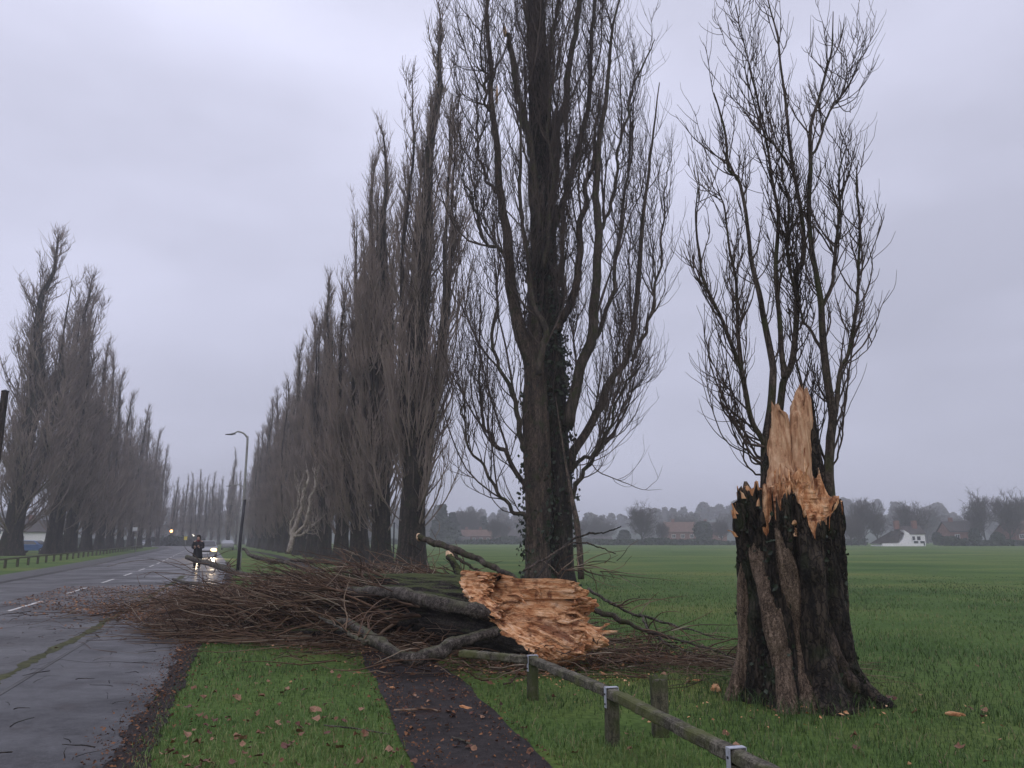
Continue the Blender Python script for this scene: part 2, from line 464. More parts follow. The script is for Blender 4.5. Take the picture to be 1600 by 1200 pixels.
def asphalt(name, base, wet_lo, wet_hi, litter=(0.05, 0.028, 0.018), wet_scale=0.5, litter_amt=0.4, spec=0.5):
    m, nt, b = new_mat(name)
    co = coords(nt, 'World')
    fine = noise_node(nt, co, 60, 4, 0.7)
    vor = noise_node(nt, co, 110, 2, 0.5)
    patch = noise_node(nt, co, wet_scale, 6, 0.6)
    stain = noise_node(nt, co, 1.6, 7, 0.65)
    r = ramp_node(nt, fine.outputs[0], [(0.3, [c * 0.6 for c in base]), (0.7, [c * 1.4 for c in base])])
    md_ = noise_node(nt, co, 11, 7, 0.75)
    r_md = ramp_node(nt, md_.outputs[0], [(0.3, (0.5, 0.5, 0.5)), (0.7, (1.5, 1.5, 1.5))])
    r_mul = mixc(nt, 1.0, r.outputs[0], r_md.outputs[0], 'MULTIPLY')
    mr = node(nt, 'ShaderNodeMapRange'); mr.inputs['From Min'].default_value = 0.56; mr.inputs['From Max'].default_value = 0.78; mr.inputs['To Max'].default_value = litter_amt
    nt.links.new(stain.outputs[0], mr.inputs['Value'])
    o = mixc(nt, mr.outputs[0], r_mul, litter)
    nt.links.new(o, b.inputs['Base Color'])
    ro = node(nt, 'ShaderNodeMapRange'); ro.inputs['From Min'].default_value = 0.35; ro.inputs['From Max'].default_value = 0.65
    ro.inputs['To Min'].default_value = wet_lo; ro.inputs['To Max'].default_value = wet_hi
    nt.links.new(patch.outputs[0], ro.inputs['Value']); nt.links.new(ro.outputs[0], b.inputs['Roughness'])
    sp_ = node(nt, 'ShaderNodeMapRange'); sp_.inputs['From Min'].default_value = 0.38; sp_.inputs['From Max'].default_value = 0.62
    sp_.inputs['To Min'].default_value = spec; sp_.inputs['To Max'].default_value = spec * 0.3
    nt.links.new(patch.outputs[0], sp_.inputs['Value'])
    nt.links.new(sp_.outputs[0], b.inputs['Specular IOR Level'])
    hs = node(nt, 'ShaderNodeMath', operation='MULTIPLY_ADD'); hs.inputs[1].default_value = 0.6
    gr = noise_node(nt, co, 22, 5, 0.7); nt.links.new(gr.outputs[0], hs.inputs[0]); nt.links.new(vor.outputs[0], hs.inputs[2])
    bump(nt, b, hs.outputs[0], 0.5, 0.008)
    return m
M['road'] = asphalt('wet_road', (0.085, 0.083, 0.083), 0.35, 0.7, spec=0.3)
M['pavement'] = asphalt('wet_pavement', (0.056, 0.055, 0.057), 0.22, 0.6, wet_scale=0.45, litter_amt=0.55, spec=0.42)
M['path'] = asphalt('damp_path', (0.034, 0.029, 0.028), 0.6, 0.85, litter=(0.06, 0.024, 0.015), litter_amt=0.8, spec=0.15)
M['kerb'] = simple('kerb_concrete', (0.06, 0.058, 0.055), 0.6, 0.35, 3, 0.3, kind='World')
M['paint'] = simple('road_paint', (0.55, 0.53, 0.5), 0.6, 0.35, 9, 0.1, kind='World')
M['moss'] = simple('gutter_moss', (0.06, 0.062, 0.022), 0.9, 0.6, 7, 0.9, kind='World', bdist=0.03)
M['soil'] = simple('verge_soil', (0.02, 0.013, 0.011), 0.85, 0.6, 8, 0.9, kind='World', bdist=0.03)
M['rail_wood'] = bark('rail_wood', (0.025, 0.022, 0.016), (0.085, 0.076, 0.056), (0.17, 0.155, 0.12), stretch=(1, 1, 1), scale=10, moss=(0.09, 0.1, 0.03), moss_amt=0.75, bdist=0.006)
M['post_wood'] = bark('post_wood', (0.03, 0.027, 0.02), (0.075, 0.07, 0.045), (0.13, 0.12, 0.08), stretch=(1, 1, 0.1), scale=14, moss=(0.05, 0.065, 0.018), moss_amt=0.8, bdist=0.008)
M['strap'] = simple('galvanised_strap', (0.5, 0.52, 0.58), 0.4, 0.2, 30, 0.1, metallic=0.3)
M['steel'] = simple('lamp_steel', (0.3, 0.3, 0.28), 0.55, 0.25, 3, 0.1, metallic=0.2)
M['steel_dark'] = simple('dark_post', (0.035, 0.035, 0.04), 0.6, 0.3, 3, 0.1)
M['coat'] = simple('black_coat', (0.012, 0.011, 0.013), 0.85, 0.3, 20, 0.4)
M['trousers'] = simple('dark_trousers', (0.016, 0.016, 0.02), 0.85, 0.3, 20, 0.4)
M['skin'] = simple('skin', (0.42, 0.27, 0.2), 0.6, 0.1, 20, 0)
M['scarf'] = simple('red_scarf', (0.14, 0.025, 0.025), 0.85, 0.3, 30, 0.3)
M['hair'] = simple('dark_hair', (0.02, 0.014, 0.01), 0.7, 0.3, 40, 0.3)
M['glass'] = simple('dark_glass', (0.02, 0.023, 0.028), 0.12, 0.1, 3, 0, spec=0.6)
M['car_grey'] = simple('car_paint_grey', (0.3, 0.31, 0.33), 0.3, 0.05, 3, 0, metallic=0.3, spec=0.5)
M['car_blue'] = simple('car_paint_blue', (0.06, 0.13, 0.3), 0.35, 0.05, 3, 0, spec=0.5)
M['tyre'] = simple('tyre_rubber', (0.015, 0.015, 0.016), 0.9, 0.2, 20, 0.2)
M['alloy'] = simple('alloy_rim', (0.4, 0.4, 0.42), 0.4, 0.1, 10, 0, metallic=0.8)
M['render_white'] = simple('white_render', (0.78, 0.77, 0.76), 0.85, 0.06, 0.6, 0.1)
M['brick_red'] = simple('red_brick', (0.2, 0.105, 0.085), 0.9, 0.25, 1.5, 0.3)
M['roof_dark'] = simple('dark_roof_tiles', (0.06, 0.05, 0.047), 0.85, 0.3, 1.2, 0.3)
M['roof_brown'] = simple('brown_roof_tiles', (0.13, 0.075, 0.055), 0.85, 0.3, 1.2, 0.3)
M['frame_white'] = simple('white_frame', (0.75, 0.75, 0.75), 0.5, 0.05, 3, 0)
M['sign_white'] = simple('sign_white', (0.75, 0.76, 0.8), 0.5, 0.05, 3, 0)
M['sign_yellow'] = simple('sign_yellow', (0.75, 0.6, 0.05), 0.5, 0.05, 3, 0)
M['hill'] = simple('hill_turf', (0.05, 0.062, 0.045), 0.95, 0.4, 0.02, 0, kind='World')
M['evergreen'] = simple('evergreen', (0.045, 0.056, 0.04), 0.9, 0.4, 0.3, 0)
M['hedge'] = simple('hedge_leaf', (0.035, 0.045, 0.024), 0.9, 0.5, 0.4, 0)
def emit(name, colr, strength):
    m, nt, b = new_mat(name)
    b.inputs['Base Color'].default_value = c4(colr)
    b.inputs['Emission Color'].default_value = c4(colr); b.inputs['Emission Strength'].default_value = strength
    return m
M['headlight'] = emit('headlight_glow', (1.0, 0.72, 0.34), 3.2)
M['headlight_white'] = emit('headlight_white', (1.0, 0.95, 0.9), 8.0)
M['lamp_orange'] = emit('lamp_orange', (1.0, 0.45, 0.15), 7.0)
M['lamp_white'] = emit('lamp_white', (1.0, 0.9, 0.75), 7.0)
M['tail_red'] = emit('tail_red', (1.0, 0.1, 0.08), 3.0)

# ------------------------------------------------------------------ road geometry
def heading(s):           # radians left of +Y
    return R(18.1) + R(3.0) * np.clip((s - 18) / 45, 0, 1) + R(26) * np.clip((s - 150) / 90, 0, 1)
_S = np.arange(-40, 330, 0.5)
_H = heading(_S)
_X = np.cumsum(-np.sin(_H)) * 0.5; _Y = np.cumsum(np.cos(_H)) * 0.5
_i0 = int(np.argmin(np.abs(_S))); _X -= _X[_i0]; _Y -= _Y[_i0]
def along(s, off, z=0.0):   # off = metres LEFT of the line through the camera foot
    s = np.asarray(s, float)
    x = np.interp(s, _S, _X); y = np.interp(s, _S, _Y); h = heading(s)
    return np.stack([x - np.cos(h) * off, y - np.sin(h) * off, np.broadcast_to(z, s.shape)], -1)
_tree_xy = np.stack([_X, _Y], 1)
def road_offset(x, y):      # offset left of that line for any point (vectorised)
    pts = np.stack([np.ravel(x), np.ravel(y)], 1)
    out = np.empty(len(pts)); ss = np.empty(len(pts))
    SS = _tree_xy[::4]; HH = _H[::4]
    for a in range(0, len(pts), 20000):
        p = pts[a:a + 20000]
        d2 = ((p[:, None, :] - SS[None]) ** 2).sum(-1)
        k = d2.argmin(1); d = p - SS[k]; h = HH[k]
        out[a:a + 20000] = -(d[:, 0] * np.cos(h) + d[:, 1] * np.sin(h)); ss[a:a + 20000] = _S[::4][k]
    return out.reshape(np.shape(x)), ss.reshape(np.shape(x))
OFF_KERB, OFF_MOSS, OFF_MID, OFF_LEFT, OFF_FOOT = 2.35, 2.75, 5.15, 8.6, 10.4
OFF_PAVE = 0.92
def strip(name, mat, offs, zs, s0, s1, ds, wob=None, parent=None):
    s = np.arange(s0, s1 + ds / 2, ds)
    rows = []
    for k, (o, z) in enumerate(zip(offs, zs)):
        oo = np.full(len(s), o, float)
        if wob is not None and wob[k]: oo = oo + wob[k] * fbm(np.stack([s * 1.3, s * 0 + k * 7.3, s * 0], -1), 6, 3, 0.75)
        p = np.stack([np.interp(s, _S, _X) - np.cos(heading(s)) * oo, np.interp(s, _S, _Y) - np.sin(heading(s)) * oo, np.full(len(s), z)], -1)
        rows.append(p)
    V = np.stack(rows, 1); n, k = V.shape[:2]
    idx = np.arange(n * k).reshape(n, k)
    q = np.stack([idx[:-1, :-1], idx[:-1, 1:], idx[1:, 1:], idx[1:, :-1]], -1).reshape(-1, 4)
    return link(name, mesh_np(name, V.reshape(-1, 3), q, None, False, [mat]), parent)

def ground_h(x, y):
    x = np.asarray(x, float); y = np.asarray(y, float)
    h = 0.05 * fbm(np.stack([x * 0.25, y * 0.25, x * 0], -1), 4, 21) + 0.012 * fbm(np.stack([x * 2.2, y * 2.2, x * 0], -1), 3, 5)
    m = np.clip((x - 1.2 + 0.27 * y) / 1.5, 0, 1)        # only right of the path
    return h * m - 0.004
def make_ground():
    def axis(lo, hi, flo, fhi, fine, grow=1.18):
        a = list(np.arange(flo, fhi, fine)); d = fine; v = a[-1]
        while v < hi: d *= grow; v += d; a.append(min(v, hi))
        d = fine; v = a[0]; b = []
        while v > lo: d *= grow; v -= d; b.append(max(v, lo))
        return np.array(b[::-1] + a)
    xs = axis(-900, 900, -14, 16, 0.27); ys = axis(-60, 1100, 4, 34, 0.27)
    X, Y = np.meshgrid(xs, ys, indexing='ij')
    V = np.stack([X, Y, ground_h(X, Y)], -1); n, k = X.shape
    idx = np.arange(n * k).reshape(n, k)
    q = np.stack([idx[:-1, :-1], idx[1:, :-1], idx[1:, 1:], idx[:-1, 1:]], -1).reshape(-1, 4)
    return structure(link('ground', mesh_np('ground', V.reshape(-1, 3), q, None, True, [M['turf']])))
make_ground()
structure(strip('road', M['road'], [OFF_LEFT, OFF_MID, OFF_KERB + 0.1], [0.004, 0.02, 0.004], -20, 300, 1.0))
structure(strip('kerb', M['kerb'], [OFF_KERB + 0.065, OFF_KERB + 0.06, OFF_KERB], [0.0, 0.053, 0.056], -20, 260, 1.0))
structure(strip('pavement', M['pavement'], [OFF_KERB, (OFF_KERB + OFF_PAVE) / 2, OFF_PAVE - 0.05], [0.052, 0.035, 0.012], -20, 260, 0.25, wob=[0, 0, 0.08]))
structure(strip('verge_edge', M['soil'], [OFF_PAVE + 0.0, OFF_PAVE - 0.08, OFF_PAVE - 0.25], [0.020, 0.026, 0.006], -10, 60, 0.06, wob=[0.2, 0.08, 0.16]))
structure(strip('gutter_moss', M['moss'], [OFF_MOSS + 0.03, OFF_MOSS - 0.03, OFF_MOSS - 0.12], [0.0095, 0.016, 0.0105], -10, 38, 0.05, wob=[0.16, 0.04, 0.2]))
structure(strip('gutter', M['pavement'], [OFF_MOSS, OFF_KERB + 0.067], [0.0085, 0.009], -20, 120, 0.5, wob=[0.05, 0]))
structure(strip('footway', M['kerb'], [OFF_FOOT, OFF_LEFT + 0.1, OFF_LEFT + 0.06, OFF_LEFT], [0.03, 0.07, 0.07, 0.0], -20, 260, 1.0))
for k, s in enumerate(np.arange(14.5, 170, 6.0)):
    structure(strip('road_marking', M['paint'], [OFF_MID + 0.05, OFF_MID - 0.05], [0.0245, 0.0245], s, s + 3.0, 1.0))
# the tarmac path right of the verge
def path_pts():
    L = [on_z(655, 1200, 0), on_z(605, 1100, 0), on_z(580, 1020, 0)]
    Rr = [on_z(850, 1200, 0), on_z(770, 1137, 0), on_z(692, 1055, 0)]
    dirv = nrm((L[2] + Rr[2]) / 2 - (L[0] + Rr[0]) / 2)
    c0 = (L[0] + Rr[0]) / 2
    return c0, dirv
c0, dirv = path_pts()
PATH_C, PATH_D = c0, dirv
PATH_P = np.array([dirv[1], -dirv[0], 0])
PATH_W = 0.46
s = np.arange(-4, 130, 0.3)
ctr = c0[None] + dirv[None] * s[:, None] + np.array([-0.0009, 0, 0]) * (np.clip(s, 0, None) ** 2)[:, None]
wl_ = PATH_W + 0.07 * fbm(np.stack([s * 1.3, s * 0, s * 0], -1), 4, 8); wr_ = PATH_W + 0.09 * fbm(np.stack([s * 1.3, s * 0 + 9, s * 0], -1), 4, 9)
V = np.stack([ctr - PATH_P * wl_[:, None], ctr, ctr + PATH_P * wr_[:, None]], 1); V[:, :, 2] = [0.012, 0.03, 0.026]
idx = np.arange(len(s) * 3).reshape(-1, 3)
q = np.stack([idx[:-1, :-1], idx[:-1, 1:], idx[1:, 1:], idx[1:, :-1]], -1).reshape(-1, 4)
structure(link('path', mesh_np('path', V.reshape(-1, 3), q[:, ::-1], None, True, [M['path']])))
def path_dist(x, y):
    t = (np.asarray(x) - PATH_C[0]) * PATH_D[0] + (np.asarray(y) - PATH_C[1]) * PATH_D[1]
    return (x - PATH_C[0]) * PATH_P[0] + (y - PATH_C[1]) * PATH_P[1], t

# ------------------------------------------------------------------ broken trunk builder
def cells(u, v, scale, seed):
    """per-cell random steps (splinter columns) over the cross-section"""
    p = np.stack([u, v], -1) * scale
    i = np.floor(p); best = np.full(u.shape, 1e9); val = np.zeros(u.shape)
    for dx in (-1, 0, 1):
        for dy in (-1, 0, 1):
            cx, cy_ = i[..., 0] + dx, i[..., 1] + dy
            jx = cx + _hash(cx, cy_, cx * 0, seed); jy = cy_ + _hash(cx, cy_, cx * 0 + 1, seed)
            d = (p[..., 0] - jx) ** 2 + (p[..., 1] - jy) ** 2
            k = d < best
            val = np.where(k, _hash(cx, cy_, cx * 0 + 2, seed), val); best = np.minimum(best, d)
    return val
def broken_trunk(rad_fn, top_fn, z0, n_th=180, n_z=46, n_r=44, seed=1, lean=(0, 0)):
    """local axis z; returns (side verts, quads), (cap verts, quads, tris)"""
    th = np.linspace(0, 2 * math.pi, n_th, endpoint=False)
    rim_r = rad_fn(th, np.full(n_th, 1.5))
    rim_h = top_fn(np.cos(th) * rim_r, np.sin(th) * rim_r)
    vv = np.linspace(0, 1, n_z)
    Z = z0 + (rim_h[None] - z0) * (vv[:, None] ** 1.35)
    TH = np.broadcast_to(th, Z.shape)
    RR = rad_fn(TH, Z)
    RR[-1] = rim_r
    side = np.stack([np.cos(TH) * RR + lean[0] * Z, np.sin(TH) * RR + lean[1] * Z, Z], -1)
    idx = np.arange(n_z * n_th).reshape(n_z, n_th); nx = np.roll(idx, -1, 1)
    q = np.stack([idx[:-1], nx[:-1], nx[1:], idx[1:]], -1).reshape(-1, 4)
    rr = np.linspace(1, 0, n_r)[:-1] ** 0.9
    CX = np.cos(th)[None] * rim_r[None] * rr[:, None]; CY = np.sin(th)[None] * rim_r[None] * rr[:, None]
    CZ = top_fn(CX, CY); CZ[0] = rim_h
    cap = np.stack([CX + lean[0] * CZ, CY + lean[1] * CZ, CZ], -1)
    idc = np.arange((n_r - 1) * n_th).reshape(n_r - 1, n_th); nxc = np.roll(idc, -1, 1)
    qc = np.stack([idc[:-1], nxc[:-1], nxc[1:], idc[1:]], -1).reshape(-1, 4)
    ctr = np.array([[0, 0, float(top_fn(np.array([0.0]), np.array([0.0]))[0])]])
    tri = np.stack([idc[-1], nxc[-1], np.full(n_th, (n_r - 1) * n_th)], 1)
    return (side.reshape(-1, 3), q), (np.vstack([cap.reshape(-1, 3), ctr]), qc, tri)
def loft(rows, k=20, noise=0.012, nscale=(14, 14, 2.5), seed=0, jag=0.12, power=3.0):
    """rows: (center xyz, half width vec, half thick vec); rounded-rect sections; jagged upper end"""
    ang = np.arange(k) * 2 * math.pi / k
    ca, sa = np.cos(ang), np.sin(ang)
    sq = (np.abs(ca) ** power + np.abs(sa) ** power) ** (-1 / power)
    cu, su = ca * sq, sa * sq
    C = np.array([r[0] for r in rows], float); W = np.array([r[1] for r in rows], float); T = np.array([r[2] for r in rows], float)
    n = len(rows)
    V = C[:, None] + W[:, None] * cu[None, :, None] + T[:, None] * su[None, :, None]
    dirn = nrm(V - C[:, None])
    dn = fbm(V * np.array(nscale), 4, seed)
    V = V + dirn * (dn * noise)[..., None]
    ax = nrm(C[-1] - C[0])
    w = (np.linspace(0, 1, n) ** 5)[:, None]
    V = V + ax * (w * jag * vnoise(np.stack([cu * 6 + seed, su * 2, cu * 0], -1), seed + 3)[None])[..., None]
    idx = np.arange(n * k).reshape(n, k); nx = np.roll(idx, -1, 1)
    q = np.stack([idx[:-1], nx[:-1], nx[1:], idx[1:]], -1).reshape(-1, 4)
    v = np.vstack([V.reshape(-1, 3), C[:1], V[-1].mean(0)[None]])
    tri = np.vstack([np.stack([nx[0], idx[0], np.full(k, n * k)], 1), np.stack([idx[-1], nx[-1], np.full(k, n * k + 1)], 1)])
    return v, q, tri

# ------------------------------------------------------------------ the shattered stump
SB = on_z(1243, 1086, 0.0); SB[2] = 0
SY = SB[1]
stump = thing('broken_tree_stump', 'tall shattered poplar stump with pale torn wood and living side stems', 'tree stump', SB)
def st_rad(th, z):
    x, y = np.cos(th), np.sin(th)
    lob = np.abs(np.sin(4 * th + 0.6 + 0.15 * z + 0.25 * np.sin(z * 2.3))) ** 0.6
    flare = np.exp(-np.clip(z, 0, 9) / 0.27)
    r = 0.475 + 0.035 * np.clip(z / 2, 0, 1.2) + 0.13 * (lob - 0.62)
    r = r + flare * (0.10 + 0.20 * lob * (0.6 + 0.4 * np.cos(th + 0.3)))
    p = np.stack([x * 5.5, y * 5.5, z * 0.9], -1)
    r = r + 0.05 * (1 - np.abs(fbm(p, 4, 31)) * 3) * 0.8
    p = np.stack([x * 17, y * 17, z * 2.2], -1)
    r = r + 0.035 * fbm(p, 4, 37)
    p = np.stack([x * 30, y * 30, z * 4.0], -1)
    r = r - 0.030 * np.clip(1 - 4.0 * np.abs(fbm(p, 3, 39)), 0, 1)
    p = np.stack([x * 60, y * 60, z * 14.0], -1)
    r = r + 0.012 * fbm(p, 3, 40)
    bul = np.exp(-((z - 2.0) ** 2) / 0.05 - ((x - 0.95) ** 2 + y ** 2) / 0.12)
    return r + 0.07 * bul
def sm(a, b, x):
    t = np.clip((x - a) / (b - a), 0, 1); return t * t * (3 - 2 * t)
def st_top(x, y):
    win = sm(-0.16, -0.04, x) * sm(0.5, 0.38, x)
    h = 1.72 + 0.93 * sm(-0.35, 0.2, y) * win + 0.12 * sm(0.25, 0.4, x)
    left = sm(0.06, -0.04, x) * sm(0.05, -0.2, y)
    h = h * (1 - left) + left * (2.04 + 0.1 * (cells(x, y, 9, 3) - 0.5))
    far_l = sm(-0.1, -0.22, x); h = h * (1 - far_l) + far_l * (1.96 + 0.42 * (cells(x, y, 9, 4) - 0.55))
    far_r = sm(0.34, 0.44, x); h = h * (1 - far_r) + far_r * (1.98 + 0.10 * (cells(x, y, 8, 5) - 0.5))
    h = h + 0.18 * (cells(x, y, 13, 6) - 0.5) + 0.12 * (cells(x, y, 26, 7) - 0.5)
    h = h + 0.06 * fbm(np.stack([x * 12, y * 12, x * 0], -1), 4, 11)
    return h
(sv, sq), (cv, cq, ct) = broken_trunk(st_rad, st_top, -0.08, 300, 105, 60, lean=(0.02, 0.0))
link('trunk', mesh_np('stump_trunk', sv, sq, None, True, [M['bark_dark']]), stump)
link('splintered_wood', mesh_np('stump_splinters', cv, cq, ct, False, [M['wood']]), stump)
def loc_px(px, py, dy): return on_y(px, py, SY + dy) - SB
def px_loft(name, pts, mat, dy0, dy1, thick, seed, n=44, noise=0.014, jag=0.16, parent=stump, th_top=None, pw=3.0):
    """pts: (centre x px, y px, width px) from the bottom up"""
    P = resample(pts, n); rows = []
    for k, (x, y, w) in enumerate(P):
        f = k / (n - 1)
        c = loc_px(x, y, dy0 + (dy1 - dy0) * f)
        tt = thick if th_top is None else thick + (th_top - thick) * f
        rows.append((c, (w / 2 * SY / FPX, 0, 0), (0, tt / 2, 0)))
    v, q, t = loft(rows, 44, noise * 2.2, (26, 26, 3.2), seed, jag, pw)
    v = v + 0.012 * np.stack([fbm(v * np.array([40, 40, 9]), 3, seed + 30), fbm(v * np.array([40, 40, 9]), 3, seed + 31), 0 * v[:, 0]], 1)
    return link(name, mesh_np(name, v, q, t, False, [mat]), parent)
px_loft('splinter_slab', [(1222, 800, 52), (1221, 765, 47), (1219, 730, 36), (1217, 700, 34), (1218, 670, 27), (1212, 640, 14)], M['wood_slab'], -0.14, 0.05, 0.16, 3, th_top=0.06)
px_loft('splinter_slab', [(1255, 805, 56), (1253, 770, 44), (1251, 735, 32), (1250, 700, 30), (1252, 660, 33), (1253, 635, 30), (1256, 618, 12)], M['wood_slab'], -0.12, 0.08, 0.18, 5, th_top=0.1)
px_loft('bark_slab', [(1281, 830, 36), (1277, 780, 30), (1272, 720, 23), (1266, 665, 16), (1264, 632, 9)], M['bark_dark'], -0.02, 0.1, 0.22, 7, th_top=0.12)
px_loft('bark_slab', [(1200, 800, 14), (1199, 765, 16), (1199, 730, 15), (1203, 700, 13), (1206, 665, 9)], M['bark_dark'], -0.02, 0.08, 0.2, 9, th_top=0.1)
px_loft('splinter_slab', [(1231, 668, 5), (1229, 655, 9), (1224, 645, 6), (1219, 641, 2)], M['wood_slab'], 0.0, 0.0, 0.04, 13, n=10, jag=0.02)
# the crumbled pale bowl in front of the slabs
px_loft('splintered_wood', [(1241, 838, 24), (1243, 822, 56), (1243, 808, 72), (1240, 793, 82), (1234, 770, 66), (1230, 748, 44)], M['wood'], -0.40, -0.12, 0.22, 15, noise=0.07, jag=0.2, n=44)
for k in range(30):      # thin upright splinters around the tear
    x = 1206 + 78 * rng.random(); L_ = 10 + 30 * rng.random() ** 2; y = 812 - 40 * rng.random() - (60 * rng.random() if 1210 < x < 1268 else 0)
    w = 2.0 + 5 * rng.random(); dx = rng.normal() * 4
    px_loft('splinter', [(x, y + 12, w), (x + dx * 0.3, y - L_ * 0.4, w * 0.8), (x + dx, y - L_, 0.7)], M['wood'], -0.38 + 0.25 * rng.random(), -0.34 + 0.2 * rng.random(), 0.012 + 0.02 * rng.random(), 700 + k, n=9, noise=0.003, jag=0.02)
# jagged upright shards on the left rim
px_loft('bark_slab', [(1158, 830, 16), (1155, 805, 13), (1153, 790, 4)], M['bark_dark'], -0.22, -0.2, 0.08, 23, jag=0.08)
for k, (x, y, dx, L_) in enumerate(((1150, 795, -6, 7), (1148, 802, -5, 4), (1163, 771, -6, 3), (1150, 831, -12, 2), (1184, 783, 2, 8), (1195, 776, 1, 7))):
    px_loft('splinter', [(x, y + 8, 6), (x + dx * 0.5, y, 4), (x + dx, y - L_, 1)], M['wood'], -0.3, -0.3, 0.03, 60 + k, n=8, noise=0.004, jag=0.02)
def on_bark(px, py, sink=0.0):
    """point on the front bark of the stump seen at this pixel"""
    dy = -0.5
    for _ in range(3):
        p = loc_px(px, py, dy); x = p[0] - 0.02 * p[2]; z = p[2]
        th = math.atan2(min(dy, -0.02), x); r = float(st_rad(np.array([th]), np.array([max(z, 0.0)]))[0])
        x = np.clip(x, -r * 0.97, r * 0.97); dy = -math.sqrt(max(r * r - x * x, 0.0004))
    p = loc_px(px, py, dy + sink); return p
def ribs(name, pts, mat, rad_px, seed, proud=0.8, flat=0.8):
    n = 76
    P = resample(pts, n)
    u = np.linspace(0, 1, n)
    rd = rad_px * SY / FPX * (0.12 + 0.88 * np.clip(np.sin(np.clip(u * 4, 0, 1) * math.pi * 0.5), 0, 1)) * (1 + 0.35 * u ** 6) * (1 + 0.15 * np.sin(u * 9 + seed))
    A = np.array([on_bark(x, y, rd[k] * flat * (1 - proud)) for k, (x, y) in enumerate(P[:, :2])])
    ker = np.hanning(13)[1:-1]; ker = ker / ker.sum(); hw = len(ker) // 2
    for c in range(3): A[hw:-hw, c] = np.convolve(A[:, c], ker, 'valid')
    rows = [(A[k], (rd[k], 0, 0), (0, rd[k] * flat, 0)) for k in range(n)]
    v, q, t = loft(rows, 32, 0.035, (13, 13, 1.3), seed, 0.0, 2.0)
    pn = v * np.array([45, 45, 5.0]); crk = np.clip(1 - 5 * np.abs(fbm(pn, 3, seed + 9)), 0, 1)
    v[:, 1] += 0.014 * crk + 0.008 * fbm(v * np.array([70, 70, 22]), 3, seed + 11)
    return link(name, mesh_np(name, v, q, t, True, [mat]), stump)
ribs('trunk_rib', [(1166, 752), (1172, 790), (1184, 850), (1204, 940), (1219, 1020), (1226, 1062), (1233, 1135)], M['bark_rib'], 15, 41)
ribs('trunk_rib', [(1213, 825), (1228, 880), (1240, 950), (1251, 1030), (1262, 1085), (1276, 1165)], M['bark_rib'], 14, 43)
ribs('trunk_rib', [(1157, 880), (1164, 960), (1160, 1030), (1150, 1075), (1135, 1130)], M['bark_rib'], 10, 45)
ribs('root', [(1288, 960), (1300, 1015), (1322, 1060), (1350, 1090), (1395, 1125)], M['bark_brown'], 13, 47, 0.8)
ribs('root', [(1303, 900), (1312, 990), (1332, 1050), (1385, 1110)], M['bark_dark'], 14, 49, 0.8)
ribs('trunk_rib', [(1262, 835), (1272, 900), (1280, 980), (1288, 1050), (1308, 1140)], M['bark_dark'], 17, 51, 0.5)
ribs('trunk_rib', [(1192, 800), (1190, 900), (1186, 1000), (1180, 1060), (1168, 1135)], M['bark_dark'], 17, 53, 0.4)
ribs('trunk_rib', [(1290, 820), (1300, 900), (1304, 960), (1306, 1020), (1335, 1125)], M['bark_dark'], 12, 55, 0.5)
